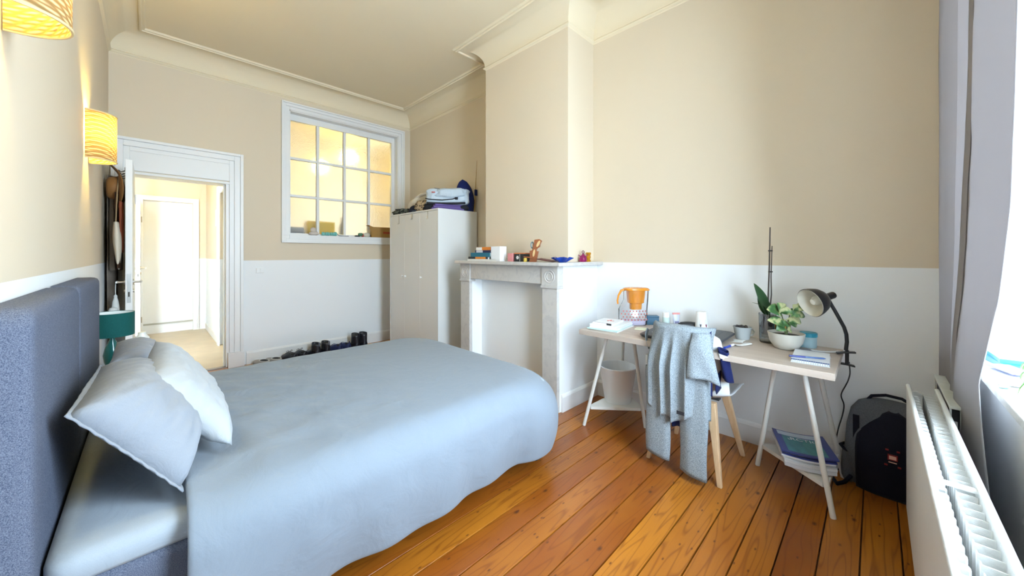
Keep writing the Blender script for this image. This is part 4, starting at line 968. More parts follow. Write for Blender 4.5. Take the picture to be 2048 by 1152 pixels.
trestle('white three-legged trestle carrying a waste bin on its shelf', [(2.305,1.543),(2.59,1.20),(2.835,1.53)], [(2.40,1.40),(2.535,1.27),(2.68,1.42)], 0.142)
trestle('white three-legged trestle carrying magazines on its shelf', [(2.344,0.144),(2.612,0.506),(2.815,0.13)], [(2.42,0.27),(2.545,0.40),(2.68,0.24)], 0.142)

# waste bin
wb = thing('waste_bin', 'round white plastic waste bin on the trestle shelf', 'bin', (2.585, 1.42, 0.142))
M_BIN = mat('white_bin_plastic', (0.84, 0.86, 0.87, 1), 0.45, var=0.02)
MB().lathe([(0.0001,0.003),(0.092,0.003),(0.096,0.0),(0.098,0.004),(0.138,0.262),(0.142,0.266),(0.142,0.272),(0.135,0.272),(0.132,0.262),(0.093,0.01),(0.0001,0.008)], (2.585,1.42,0.142), 40).build('body', M_BIN, wb)
MB().tube([Vector((2.585,1.42,0.142+0.235))+Vector((math.cos(a), math.sin(a), 0))*0.141+Vector((0,0,-0.03*math.sin((a-0.1)/1.6*PI))) for a in [0.1-PI/2+i*0.1 for i in range(17)]], 0.004, 6).build('bail_handle', M_BIN, wb)

# magazines on the other shelf
def flat(name, w, l, th, c, rz, m, label, cat, group=None, bend=0.0):
    t = local(name, label, cat, c, rz, group); n = 10
    b = MB(); 
    top = lambda u, v: (-w/2+w*u, -l/2+l*v, th+bend*(2*v-1)**2)
    b.grid(top, 4, n); b.grid(lambda u, v: (-w/2+w*(1-u), -l/2+l*v, bend*(2*v-1)**2), 4, n)
    for v_ in (0, 1):
        yy = -l/2+l*v_; b.add([(-w/2, yy, bend), (w/2, yy, bend), (w/2, yy, th+bend), (-w/2, yy, th+bend)], [(0,1,2,3) if v_ == 0 else (3,2,1,0)])
    for sx in (-1, 1):
        g = MB(); b.grid(lambda u, v, sx=sx: (sx*w/2, -l/2+l*(v if sx > 0 else 1-v), bend*(2*(v)-1)**2+th*u), 1, n)
    o = b.build('body', m, t, smooth=False); return t
zz = 0.149
M_MAG = [mat('magazine_white', (0.72, 0.73, 0.76, 1), 0.4), mat('magazine_grey', (0.62, 0.63, 0.67, 1), 0.4), mat('magazine_navy', (0.035, 0.05, 0.22, 1), 0.35), mat('magazine_pale', (0.68, 0.70, 0.72, 1), 0.4)]
labs = ['lowest white magazine on the trestle shelf', 'thick grey-white magazine low in the shelf pile', 'white magazine in the middle of the shelf pile', 'pale magazine below the navy one on the shelf', 'navy magazine just beneath the arctic cover', 'thin pale leaflet under the arctic magazine']
rot0 = 0.32
cen = (2.555, 0.285)
for i, (th, mm) in enumerate(((0.018,1),(0.014,0),(0.010,3),(0.008,0),(0.005,2),(0.006,3))):
    flat('magazine', 0.265-0.004*i, 0.215+0.003*i, th, (cen[0]+rnd.uniform(-.01,.01), cen[1]+rnd.uniform(-.008,.008), zz), rot0+rnd.uniform(-.06,.06), M_MAG[mm], labs[i], 'magazine', 'magazines on the trestle shelf', 0.010); zz += th+0.0012
mg = flat('magazine', 0.275, 0.24, 0.006, (cen[0]+0.01, cen[1]+0.0, zz), rot0, M_MAG[2], 'navy and teal magazine reading ARCTIC on top of the pile', 'magazine', 'magazines on the trestle shelf', 0.010)
M_TEAL = mat('teal_photo', (0.05, 0.24, 0.27, 1), 0.35, var=0.5, vscale=12, stretch=(1, 3, 1))
M_TEAL2 = mat('green_photo', (0.06, 0.25, 0.24, 1), 0.35, var=0.5, vscale=9, stretch=(1, 3, 1))
bz = lambda yy: 0.010*(2*(yy/0.24))**2+0.0064
pc = MB().grid(lambda u, v: (-0.115+0.19*u, 0.0+0.085*v, bz(0.0+0.085*v)), 2, 6).build('cover_photo', M_TEAL, mg, smooth=False)
pc = MB().grid(lambda u, v: (-0.115+0.185*u, -0.085+0.085*v, bz(-0.085+0.085*v)), 2, 6).build('cover_photo', M_TEAL2, mg, smooth=False)
MB().grid(lambda u, v: (0.078+0.05*u, -0.09+0.19*v, bz(-0.09+0.19*v)-0.0001), 2, 6).build('cover_band', mat('pale_band', (0.55, 0.62, 0.68, 1), 0.4), mg, smooth=False)
text('ARCTIC', 0.046, mat('title_white', (0.80, 0.83, 0.85, 1), 0.5), 'title', mg, (0.045, 0.0, bz(0)+0.0022), (0, 0, -PI/2), 0.0003)

# ------------------------------------------------------------------ chair
M_SHELL = mat('white_polypropylene', (0.74, 0.75, 0.76, 1), 0.35, var=0.01)
M_BEECH = plank_mat('beech_wood', (0.58, 0.37, 0.20, 1), (0.68, 0.46, 0.27, 1), (40, 40, 3))
CHC = Vector((2.44, 0.805, 0))
chair = thing('shell_chair', 'white plastic shell chair with beech legs, draped with clothes', 'chair', CHC)
prof_ = [(0.225,0.415),(0.215,0.435),(0.17,0.445),(0.08,0.432),(-0.02,0.425),(-0.10,0.432),(-0.155,0.46),(-0.185,0.51),(-0.205,0.58),(-0.225,0.66),(-0.240,0.74),(-0.250,0.80),(-0.256,0.825)]
def seatpt(u, v):
    f = v*(len(prof_)-1); i = min(int(f), len(prof_)-2); k = f-i
    px, pz = (prof_[i][0]*(1-k)+prof_[i+1][0]*k, prof_[i][1]*(1-k)+prof_[i+1][1]*k)
    s = 2*u-1
    w = 0.225 if v < 0.5 else 0.225-0.045*((v-0.5)/0.5)**1.5
    if v < 0.12: w *= 0.86+0.14*(v/0.12)
    if v > 0.9: w *= 1-0.25*((v-0.9)/0.1)**2
    back = max(0, min(1, (v-0.42)/0.2))
    lift = 0.045*abs(s)**3*(1-back)*(0.35+0.65*min(1, v/0.3)); fwd = 0.075*abs(s)**2.5*back
    return (CHC.x+px+fwd, CHC.y+w*s, pz+lift)
MB().grid(seatpt, 22, 40).build('shell', M_SHELL, chair, solid=0.006, angle=180)
for (fx, fy) in ((2.215,0.603),(2.224,1.01),(2.666,0.595),(2.66,1.005)):
    a = Vector((fx, fy, 0)); tx = CHC.x+(0.13 if fx > 2.44 else -0.12); ty = CHC.y+(0.13 if fy > 0.8 else -0.13)
    b_ = Vector((tx, ty, 0.418)); rings = []
    for f in (0, 0.05, 0.5, 1.0):
        p = a.lerp(b_, f); w = 0.0125+0.009*f; d = 0.0125+0.012*f
        rings.append([p+Vector((w*math.cos(PI/4+k*PI/2)*1.35, d*math.sin(PI/4+k*PI/2)*1.35, 0)) for k in range(4)])
    MB().loft(rings).build('leg', M_BEECH, chair, smooth=False, bevel=0.004)
MB().box(CHC.x-0.13, CHC.x+0.14, CHC.y-0.02, CHC.y+0.02, 0.395, 0.421).box(CHC.x-0.02, CHC.x+0.02, CHC.y-0.14, CHC.y+0.14, 0.397, 0.419).build('seat_bracket', mat('dark_steel', (0.12,0.12,0.13,1), 0.5, 0.6), chair, smooth=False)

# clothes over the chair back
M_MARL = fabric('grey_marl_jersey', (0.14, 0.165, 0.185, 1), (0.36, 0.40, 0.425, 1), 260, 0.95, 0.3, contrast=0.4)
M_MARL2 = M_MARL
M_NAVYJ = fabric('navy_jersey', (0.008, 0.012, 0.06, 1), (0.012, 0.018, 0.085, 1), 300, 0.95, 0.2)
def sl(x, a, b_): 
    t_ = max(0, min(1, (x-a)/(b_-a))); return t_*t_*(3-2*t_)
BKX = CHC.x-0.262      # outer face of the chair back near its top
def drape(y0t, y1t, y0b, y1b, zt, hem, xoff, front, folds, amp, seed, wedge=None, nu=70, nv=46, side=0.0):
    """cloth hung over the chair back: short flap on the seat side, long fall on the outer side"""
    L1 = front; L2 = 0.05
    def fn(u, v):
        s = u
        drop = hem(u) if callable(hem) else hem
        tot = L1+L2+(zt-drop)
        d = v*tot
        if d < L1: x, z = BKX+0.022, zt-(L1-d)
        elif d < L1+L2:
            a = (d-L1)/L2*PI; x, z = BKX+0.022-(0.011+xoff/2)*(1-math.cos(a)), zt+0.016*math.sin(a)
        else: x, z = BKX+0.022-0.022-xoff, zt-(d-L1-L2)
        g = sl(d, L1+L2*0.7, L1+L2+0.25)
        y = (y0t*(1-g)+y0b*g)*(1-s)+(y1t*(1-g)+y1b*g)*s
        ph = folds*2*PI*s+1.1*math.sin(3*s*PI+seed)+0.5*noise.noise(Vector((z*3, seed, s*2)))
        x -= amp*g*(0.55+0.45*math.sin(ph))*(0.75+0.4*noise.noise(Vector((s*4, z*2.5, seed))))
        y += 0.008*g*math.cos(ph)
        edge = abs(2*s-1)
        x += (0.05*edge**3+side*edge**6)*sl(d, L1*0.3, L1+L2) if d > 0 else 0
        z -= 0.012*edge**2*(1 if d > L1*0.5 else 0)*sl(d, L1*0.6, L1+L2)
        return (x, y, max(z, 0.012))
    return MB().grid(fn, nu, nv)
# sweatpants hang underneath, both legs reaching almost to the floor
pt_ = thing('sweatpants', 'grey marl sweatpants hanging under the shirt, legs nearly touching the floor', 'trousers', (BKX-0.02, 0.82, 0.03))
drape(0.665, 0.955, 0.655, 0.985, 0.838, 0.50, 0.006, 0.10, 3.2, 0.022, 2.0).build('waist', M_MARL2, pt_, solid=0.005, angle=180)
for (a0, a1, zb_, sd) in ((0.645, 0.795, 0.045, 4.0), (0.845, 0.995, 0.085, 7.0)):
    def legf(u, v, a0=a0, a1=a1, zb_=zb_, sd=sd):
        ang = 2*PI*u; w = (a1-a0)/2; cy_ = (a0+a1)/2
        z = 0.60+(zb_-0.60)*v+0.012*math.cos(ang)*v
        k = 1+0.10*math.sin(3*ang+sd+v*2)+0.06*math.sin(5*ang+sd*2)
        return (BKX-0.016+0.024*math.sin(ang)*k-0.012*v, cy_+w*math.cos(ang)*(1-0.08*v)*(1+0.04*math.sin(v*9+sd)), z)
    MB().grid(legf, 36, 22).build('trouser_leg', M_MARL2, pt_, solid=0.003, angle=180, weld=True)
ns = thing('navy_shirt', 'navy shirt with a white stripe tucked under the grey shirt', 'shirt', (2.30, 0.62, 0.45))
drape(0.645, 0.965, 0.635, 0.965, 0.846, lambda u: 0.50+0.04*math.sin(u*5), 0.020, 0.13, 2.0, 0.010, 5.0).build('body', M_NAVYJ, ns, solid=0.004, angle=180)
def sleeve(u, v):
    a = 2*PI*u; r = 0.055*(1-0.15*v)
    return (2.225+0.034*math.sin(a)+0.050*v+0.006*math.sin(3*a+v*4), 0.590+0.026*math.cos(a)*(1+0.2*math.sin(2*a))-0.012*v, 0.755-0.175*v+0.008*math.cos(a))
MB().grid(sleeve, 28, 14).build('sleeve', M_NAVYJ, ns, solid=0.004, angle=180, weld=True)
MB().grid(lambda u, v: tuple(Vector(sleeve(u, 0.12+0.14*v))+Vector((0.004*math.sin(2*PI*u), 0.005*math.cos(2*PI*u), 0))), 28, 3).build('stripe', mat('white_stripe', (0.75, 0.75, 0.74, 1), 0.9), ns, angle=180, weld=True)
MB().grid(lambda u, v: (BKX-0.012-0.01*math.sin(u*6), 0.775+0.07*u, 0.48-0.20*v+0.01*math.sin(u*5)), 8, 8).build('tail', M_NAVYJ, ns, solid=0.004, angle=180)
MB().grid(lambda u, v: (2.225+0.05*u+0.01*math.sin(v*7), 0.625-0.01*u, 0.60-0.10*v+0.025*u), 8, 8).build('cuff', M_NAVYJ, ns, solid=0.004, angle=180)
ts = thing('grey_shirt', 'grey marl t-shirt draped over the chair back', 'shirt', (BKX-0.04, 0.81, 0.36))
hemf = lambda u: 0.345+0.035*math.sin(u*2.2*PI+0.6)+(0.05 if 0.50 < u < 0.66 else 0)*0.6+0.03*sl(u, 0.5, 1.0)
drape(0.640, 0.980, 0.640, 1.005, 0.856, hemf, 0.046, 0.16, 4.6, 0.042, 1.0, nu=120, nv=64, side=0.05).build('body', M_MARL, ts, solid=0.004, angle=180)
def tsl(u, v):
    y_ = (0.640+0.075*u)*(1-v)+(0.578+0.160*u)*v
    return (2.130-0.030*sl(v, 0, 0.35)-0.012*math.sin(u*7+v*2)*v-0.014*math.sin(PI*u)+0.045*(1-u)**3, y_, 0.845-0.265*v+0.012*u*v+0.020*math.sin(u*3)*v)
MB().grid(tsl, 24, 18).build('sleeve', M_MARL, ts, solid=0.004, angle=180)
MB().grid(lambda u, v: (2.205+0.05*u, 1.01+0.012*math.sin(v*4)+0.01*u, 0.82-0.13*v-0.02*u), 8, 10).build('sleeve', M_MARL, ts, solid=0.004, angle=180)
MB().box(BKX-0.103, BKX-0.099, 0.742, 0.782, 0.392, 0.410).build('hem_label', mat('black_label', (0.02, 0.02, 0.025, 1), 0.7), ts, smooth=False)
MB().box(2.19, 2.215, 1.000, 1.012, 0.598, 0.655).build('care_label', mat('white_label', (0.7, 0.7, 0.68, 1), 0.8), ts, smooth=False)

# ------------------------------------------------------------------ things on the desk
Z0 = DKZ
def sheet(name, pts, z, th, m, label, cat, group=None, parent=None):
    b = MB(); area = sum(pts[i][0]*pts[(i+1)%len(pts)][1]-pts[(i+1)%len(pts)][0]*pts[i][1] for i in range(len(pts)))
    pts = list(pts) if area > 0 else list(reversed(pts))
    b.prism(pts, z, z+th); c = (sum(p[0] for p in pts)/len(pts), sum(p[1] for p in pts)/len(pts), z)
    if parent: return b.build(name, m, parent, smooth=False)
    return tag(b.build(name, m, loc=c, smooth=False), label, cat, group)
def rect(cx_, cy_, w, l, rz): 
    c_, s_ = math.cos(rz), math.sin(rz); return [(cx_+x*c_-y*s_, cy_+x*s_+y*c_) for x, y in ((-w/2,-l/2),(w/2,-l/2),(w/2,l/2),(-w/2,l/2))]
M_PAPER = mat('loose_paper', (0.78, 0.80, 0.81, 1), 0.7, var=0.02)
M_MINT = mat('mint_folder', (0.50, 0.72, 0.68, 1), 0.5, var=0.03)
# stack of papers on the chimney end of the desk
zz = Z0
for i, (w, l, th, dx, dy, rz, mm, lab) in enumerate([
    (0.30, 0.225, 0.006, 0, 0, 0.10, M_PAPER, 'lowest white pad of the paper stack on the desk'),
    (0.31, 0.225, 0.005, -0.005, 0.008, 0.14, M_MINT, 'mint green folder in the paper stack on the desk'),
    (0.297, 0.21, 0.012, 0.012, 0.004, 0.12, M_PAPER, 'thick pad of white sheets above the mint folder'),
    (0.28, 0.20, 0.010, 0.015, 0.01, 0.05, M_PAPER, 'white sheets with a curled edge near the top of the stack'),
    (0.21, 0.155, 0.012, 0.0, 0.024, 0.14, mat('white_cover', (0.80, 0.81, 0.83, 1), 0.4), 'white booklet with a red mark on top of the paper stack')]):
    o = sheet('paper_pad' if i != 1 else 'folder', rect(2.425+dx, 1.385+dy, w, l, rz), zz, th, mm, lab, 'paper' if i != 1 else 'folder', 'stack of papers on the desk'); zz += th+0.0003
    if i == 4:
        o['_o'] = tuple(o.location)
        MB().tube([(2.41, 1.40, zz+0.0006), (2.43, 1.42, zz+0.0006), (2.47, 1.405, zz+0.0006), (2.43, 1.395, zz+0.0006), (2.44, 1.37, zz+0.0006)], 0.0018, 5).build('red_mark', mat('red_ink', (0.55, 0.10, 0.09, 1), 0.6), o)
        MB().box(2.325, 2.33, 1.33, 1.47, zz-0.0135, zz+0.0002).build('spine', mat('black_edge', (0.03, 0.03, 0.035, 1), 0.5), o, smooth=False)

# water filter jug
JC = Vector((2.655, 1.315, Z0))
jug = local('water_jug', 'clear filter jug with orange funnel and lid and a red diamond print', 'jug', JC, -PI/4)
M_CLEAR = clear('clear_plastic', (0.97, 0.98, 1.0, 1), 0.3, 0.08)
M_ORANGE = mat('orange_plastic', (0.85, 0.30, 0.015, 1), 0.25, trans=0.25, var=0.03)
def oval(rx0, rx1, ry, z, n=36):  # handle end towards -x
    pts = []
    for k in range(n):
        a = 2*PI*k/n; c_, s_ = math.cos(a), math.sin(a)
        pts.append((( rx1 if c_ > 0 else rx0)*math.copysign(abs(c_)**0.7, c_), ry*math.copysign(abs(s_)**0.8, s_), z))
    return pts
MB().loft([oval(0.118, 0.086, 0.048, 0.001), oval(0.122, 0.090, 0.051, 0.006), oval(0.124, 0.094, 0.053, 0.12), oval(0.085, 0.100, 0.056, 0.19), oval(0.085, 0.104, 0.058, 0.268)], True, False).build('body', M_CLEAR, jug, angle=60)
MB().loft([oval(0.036, 0.050, 0.034, 0.120), oval(0.038, 0.053, 0.036, 0.165), oval(0.054, 0.068, 0.046, 0.17), oval(0.062, 0.078, 0.052, 0.266)], True, False).build('funnel', M_ORANGE, jug, angle=40)
MB().loft([oval(0.084, 0.110, 0.059, 0.266), oval(0.086, 0.112, 0.061, 0.272), oval(0.080, 0.100, 0.055, 0.283), oval(0.04, 0.05, 0.02, 0.288)]).build('lid', M_ORANGE, jug, angle=50)
MB().tube([(-0.075, 0, 0.272), (-0.105, 0, 0.262), (-0.125, 0, 0.225), (-0.133, 0, 0.185), (-0.130, 0, 0.16)], [0.010, 0.009, 0.007, 0.007, 0.006], 10).build('handle', M_ORANGE, jug)
MB().loft([oval(0.110, 0.080, 0.044, 0.004), oval(0.112, 0.082, 0.046, 0.035)]).build('filter_base', mat('lilac_plastic', (0.55, 0.50, 0.62, 1), 0.35), jug)
M_DIA = mat('red_print', (0.42, 0.06, 0.05, 1), 0.5)
cnt = 0
for row in range(4):
    for col in range(9):
        x = -0.112+col*0.024+(0.012 if row % 2 else 0); z = 0.045+row*0.022
        if x > 0.085: continue
        rx = 0.124 if x < 0 else 0.094
        yy = -(0.0535)*max(0.0, 1-abs(x/rx)**2.8)**0.4
        if abs(x/rx) > 0.94: continue
        sl_ = 0.0
        MB().add([(x-0.006, yy-0.0012, z), (x, yy-0.0012, z-0.007), (x+0.006, yy-0.0012, z), (x, yy-0.0012, z+0.007)], [(0,1,2,3)]).build('diamond_print', M_DIA, jug, smooth=False)

bx_ = thing('pencil_tin', 'small dark blue box beside the filter jug', 'box', (2.775, 1.235, Z0))
M_BLUEB = mat('petrol_plastic', (0.03, 0.10, 0.17, 1), 0.4)
MB().box(-0.045, 0.045, -0.03, 0.03, 0, 0.055).xf(frame(2.765, 1.228, Z0, -0.85)).build('body', M_BLUEB, bx_, smooth=False, bevel=0.003)
MB().box(-0.047, 0.047, -0.032, 0.032, 0.055, 0.068).xf(frame(2.765, 1.228, Z0, -0.85)).build('lid', M_BLUEB, bx_, smooth=False, bevel=0.004)
sheet('sticky_notes', rect(2.53, 1.205, 0.075, 0.075, 0.25), Z0, 0.006, mat('pale_yellow_paper', (0.72, 0.74, 0.55, 1), 0.8), 'pale yellow sticky note pad on the desk', 'notepad')
# tubes against the wall
rt = thing('spray_can', 'white cylindrical can behind the drawing board', 'can', (2.755, 1.115, Z0))
MB().lathe([(0.0001,0),(0.024,0),(0.025,0.003),(0.025,0.10),(0.0235,0.106),(0.0001,0.107)], (2.755,1.115,Z0), 28).build('body', mat('white_can', (0.80,0.82,0.82,1), 0.35), rt)
MB().lathe([(0.0253,0.02),(0.0253,0.07)], (2.755,1.115,Z0), 28).build('label_band', mat('pale_teal_label', (0.55,0.68,0.66,1), 0.4), rt)
tu = local('cream_tube', 'pale lilac cream tube with a pink cap standing on its end', 'tube', (2.765, 1.045, Z0), -PI/4)
rings = []
for (w, d, z) in ((0.020,0.018,0.0),(0.020,0.018,0.012),(0.022,0.016,0.03),(0.0235,0.010,0.07),(0.0255,0.0035,0.098)):
    rings.append([(w*math.cos(2*PI*k/20), d*math.sin(2*PI*k/20), z) for k in range(20)])
MB().loft(rings).build('body', mat('lilac_tube', (0.55,0.57,0.68,1), 0.35), tu)
MB().box(-0.0265, 0.0265, -0.0035, 0.0035, 0.097, 0.110).build('crimp', mat('coral_plastic', (0.72,0.28,0.26,1), 0.4), tu, smooth=False)
MB().box(-0.014, 0.014, -0.0165, -0.0155, 0.034, 0.05).xf(Matrix.Translation((0,0.0015,0))).build('print', mat('violet_print', (0.25,0.25,0.42,1), 0.5), tu, smooth=False)
# black spectacle case
sc_ = local('glasses_case', 'black rounded spectacles case behind the drawing board', 'case', (2.755, 0.955, Z0), -PI/4-0.1)
MB().loft([[(0.075*q*math.copysign(abs(math.cos(a))**0.6, math.cos(a)), 0.03*q*math.copysign(abs(math.sin(a))**0.8, math.sin(a)), z) for a in [2*PI*k/28 for k in range(28)]] for q, z in ((0.92,0),(1.0,0.008),(1.0,0.028),(0.93,0.042),(0.7,0.052),(0.3,0.056))]).build('body', mat('black_leatherette', (0.012,0.012,0.014,1), 0.45), sc_, angle=60)
MB().box(-0.02, 0.02, -0.0305, -0.0295, 0.018, 0.026).build('emblem', mat('dim_red', (0.16,0.02,0.02,1), 0.5), sc_, smooth=False)
# paper cup with drawings, upside down
pcu = local('paper_cup', 'white paper cup printed with small wine glasses', 'cup', (2.76, 0.868, Z0), -PI/4)
MB().lathe([(0.0001,0.001),(0.042,0.001),(0.0445,0.0),(0.0455,0.004),(0.0445,0.008),(0.0335,0.135),(0.0335,0.138),(0.030,0.139),(0.0001,0.136)], seg=36).build('body', mat('white_cup', (0.83,0.84,0.83,1), 0.5, var=0.01), pcu)
def on_cup(pts, name, m):
    vs = []
    for (a, z) in pts:
        r = 0.0455-0.0118*(z/0.137)+0.0004; t_ = -PI/2+a; vs.append((r*math.cos(t_), r*math.sin(t_), z))
    MB().add(vs, [tuple(range(len(vs)))]).build(name, m, pcu, smooth=False)
M_INK = mat('grey_ink', (0.08,0.09,0.11,1), 0.6); M_WINE = mat('wine_red_ink', (0.22,0.02,0.06,1), 0.6)
for q, (a, z) in enumerate(((-0.62, 0.035), (0.28, 0.035))):
    on_cup([(a-0.14, z+0.02), (a-0.09, z+0.004), (a, z), (a+0.09, z+0.004), (a+0.14, z+0.02)], 'wine_print', M_WINE if q else M_INK)
    for sg in (-1, 1):
        on_cup([(a+sg*0.15, z+0.016), (a+sg*0.17, z+0.016), (a+sg*0.13, z+0.052), (a+sg*0.11, z+0.052)][::sg], 'outline_print', M_INK)
    on_cup([(a-0.012, z-0.018), (a+0.012, z-0.018), (a+0.012, z), (a-0.012, z)], 'stem_print', M_INK)
    on_cup([(a-0.1, z-0.022), (a+0.1, z-0.022), (a+0.1, z-0.018), (a-0.1, z-0.018)], 'foot_print', M_INK)

# black drawing board (tilted slab) with a sheet of paper
bd = thing('drawing_board', 'large dark grey drawing tablet lying behind the draped chair', 'tablet', (2.48, 0.885, Z0))
def board_pt(x, y, h): # slopes gently up towards the wall
    return (x, y, Z0+0.006+0.018*(x-2.285)/0.40+h)
def slab(p, h0, h1):
    b = MB(); n = len(p); b.add([board_pt(x, y, h0) for x, y in p]+[board_pt(x, y, h1) for x, y in p], [tuple(range(n-1,-1,-1)), tuple(range(n, 2*n))]+[(i, (i+1)%n, n+(i+1)%n, n+i) for i in range(n)]); return b
outl = [(2.285,0.675),(2.305,0.655),(2.665,0.640),(2.690,0.665),(2.690,1.075),(2.670,1.100),(2.305,1.105),(2.285,1.085)]
slab(outl, 0.0, 0.014).build('body', mat('charcoal_plastic', (0.055,0.058,0.066,1), 0.45, var=0.05), bd, smooth=False, bevel=0.003)
slab([(2.33,0.71),(2.65,0.70),(2.65,1.05),(2.33,1.06)], 0.0141, 0.0146).build('work_area', mat('dark_slate_surface', (0.085,0.09,0.10,1), 0.55), bd, smooth=False)
MB().box(2.63, 2.675, 0.70, 1.05, Z0, Z0+0.022).build('rear_foot', mat('black_rubber', (0.02,0.02,0.022,1), 0.7), bd, smooth=False, bevel=0.003)
MB().box(2.295, 2.315, 0.70, 1.07, Z0, Z0+0.0065).build('front_foot', MATS['black_rubber'], bd, smooth=False)
pp = slab([(2.36,0.795),(2.655,0.76),(2.668,1.02),(2.375,1.055)], 0.0149, 0.0155)
tag(pp.build('drawing_paper', M_PAPER, loc=(2.5, 0.9, Z0+0.02), smooth=False), 'white sheet of paper lying on the drawing tablet', 'paper')

# enamel mug with charcoal bits
mg_ = thing('enamel_mug', 'pale grey enamel mug filled with dark pebbles', 'mug', (2.70, 0.605, Z0))
M_ENAM = mat('grey_enamel', (0.46,0.49,0.49,1), 0.25, var=0.02)
MC = (2.70, 0.605, Z0)
MB().lathe([(0.0001,0.0),(0.036,0.0),(0.040,0.005),(0.050,0.072),(0.053,0.076),(0.053,0.079),(0.050,0.079),(0.047,0.07),(0.037,0.008),(0.0001,0.006)], MC, 36).build('body', M_ENAM, mg_)
MB().tube([Vector(MC)+CR*0.046+Vector((0,0,0.062)), Vector(MC)+CR*0.066+Vector((0,0,0.062)), Vector(MC)+CR*0.076+Vector((0,0,0.045)), Vector(MC)+CR*0.066+Vector((0,0,0.025)), Vector(MC)+CR*0.043+Vector((0,0,0.020))], 0.0045, 8).build('handle', M_ENAM, mg_)
for i in range(9):
    a = i*2.4; r = 0.034*math.sqrt((i+0.5)/9)
    tag(MB().blob((MC[0]+r*math.cos(a), MC[1]+r*math.sin(a), Z0+0.071+0.008*rnd.random()), (0.011,0.010,0.009), 8, 6, 0.4, 2, i).build('pebble', mat('dark_pebble', (0.025,0.020,0.020,1), 0.6), loc=(MC[0], MC[1], Z0+0.066), angle=30), 'dark pebble lying in the grey enamel mug', 'pebble', 'pebbles in the enamel mug')
MB().lathe([(0.0001,0.066),(0.0475,0.066)], MC, 24).build('filling', mat('dark_soil', (0.03,0.022,0.018,1), 0.9), mg_)

# marker and paper scraps
mk = thing('marker_pen', 'blue marker pen with a white end beside the drawing tablet', 'pen', (2.40, 0.60, Z0))
a, b_ = Vector((2.335, 0.612, Z0+0.007)), Vector((2.455, 0.596, Z0+0.007))
MB().tube([a, a.lerp(b_, 0.62)], 0.0068, 10).build('cap', mat('royal_blue_plastic', (0.02,0.05,0.32,1), 0.3), mk)
MB().tube([a.lerp(b_, 0.62), b_], 0.0062, 10).build('barrel', mat('white_pen', (0.72,0.73,0.76,1), 0.35), mk)
def scrap(name, c, w, l, rz, curl, label, m=None):
    b = MB().grid(lambda u, v: (w*(u-0.5), l*(v-0.5)*(1-0.3*math.sin(u*PI*1.0)), 0.0015+curl*(2*u-1)**2+0.3*curl*math.sin(v*5)+0.3*curl), 12, 6); b.xf(frame(c[0], c[1], 0, rz)); 
    zb = min(p.z for p in b.v)
    for p in b.v: p.z += c[2]-zb+0.0006
    return tag(b.build(name, m or M_PAPER, loc=c, solid=0.001, angle=180), label, 'paper')
scrap('paper_scrap', (2.50, 0.568, Z0), 0.115, 0.05, -0.55, 0.008, 'crumpled white paper strip beside the marker pen')
scrap('paper_scrap', (2.60, 0.605, Z0), 0.09, 0.07, 0.1, 0.002, 'flat white slip of paper in front of the enamel mug')
scrap('paper_scrap', (2.66, 0.200, Z0), 0.14, 0.045, -1.1, 0.007, 'curled receipt lying behind the spiral notebook')
scrap('paper_scrap', (2.58, 0.235, Z0), 0.16, 0.12, 0.2, 0.001, 'pale lilac sheet under the curled receipt', mat('lilac_paper', (0.55,0.54,0.60,1), 0.7))

# orchid in a glass
orc = thing('orchid', 'orchid with bare tall stems and broad leaves in a clear glass', 'plant', (2.705, 0.472, Z0))
OC = Vector((2.705, 0.472, Z0))
MB().lathe([(0.0001,0.0),(0.038,0.0),(0.042,0.006),(0.046,0.17),(0.047,0.178),(0.044,0.178),(0.039,0.012),(0.0001,0.012)], OC, 32).build('glass', clear('drinking_glass', (0.86,0.90,0.92,1), 0.6), orc)
MB().lathe([(0.0001,0.055),(0.032,0.055),(0.039,0.06),(0.0425,0.165),(0.039,0.168),(0.0001,0.160)], OC, 28).build('inner_pot', mat('dark_plum_pot', (0.075,0.055,0.07,1), 0.4), orc)
MB().blob(OC+Vector((0.0,0,0.045)), (0.036,0.036,0.016), 18, 10, 0.6, 4, 3).build('roots', mat('grey_roots', (0.33,0.33,0.30,1), 0.8), orc)
M_LEAF = mat('dark_green_leaf', (0.022,0.075,0.022,1), 0.4, var=0.25, vscale=8)
def leaf(name, base, tip, width, m, parent, bend=0.0, up=Vector((0,0,1)), fold=0.15, n=14, wmax=0.55):
    base, tip = Vector(base), Vector(tip); ax = tip-base; L_ = ax.length; ax.normalize(); sd = ax.cross(up).normalized(); nr = sd.cross(ax).normalized()
    def fn(u, v):
        s = 2*u-1; w = width*(math.sin(PI*min(1, v**0.8))**0.75)*(1 if v < 1 else 0)
        p = base+ax*(L_*v)+nr*(bend*math.sin(PI*v))+sd*(w*s)+nr*(fold*w*abs(s)); return p
    return MB().grid(fn, 6, n).build(name, m, parent, solid=0.0012, angle=180)
t0 = OC+Vector((0,0,0.165))
leaf('leaf', t0, OC+CR*-0.085+Vector((0,0,0.365)), 0.036, M_LEAF, orc, 0.012, CF*-1+CR*0.3)
leaf('leaf', t0, OC+CR*-0.095+Vector((0,0,0.245)), 0.020, M_LEAF, orc, 0.02)
leaf('leaf', t0, OC+CR*-0.035+CF*0.03+Vector((0,0,0.31)), 0.032, M_LEAF, orc, 0.01, CF*-1-CR*0.3)
leaf('leaf', t0, OC+CR*0.075+CF*0.04+Vector((0,0,0.215)), 0.020, M_LEAF, orc, 0.03)
M_STEM = mat('brown_stem', (0.05,0.035,0.025,1), 0.6)
s1 = [t0, t0+CR*0.005+Vector((0,0,0.13)), t0+CR*0.012+Vector((0,0,0.33)), t0+CR*0.016+Vector((0,0,0.545))]
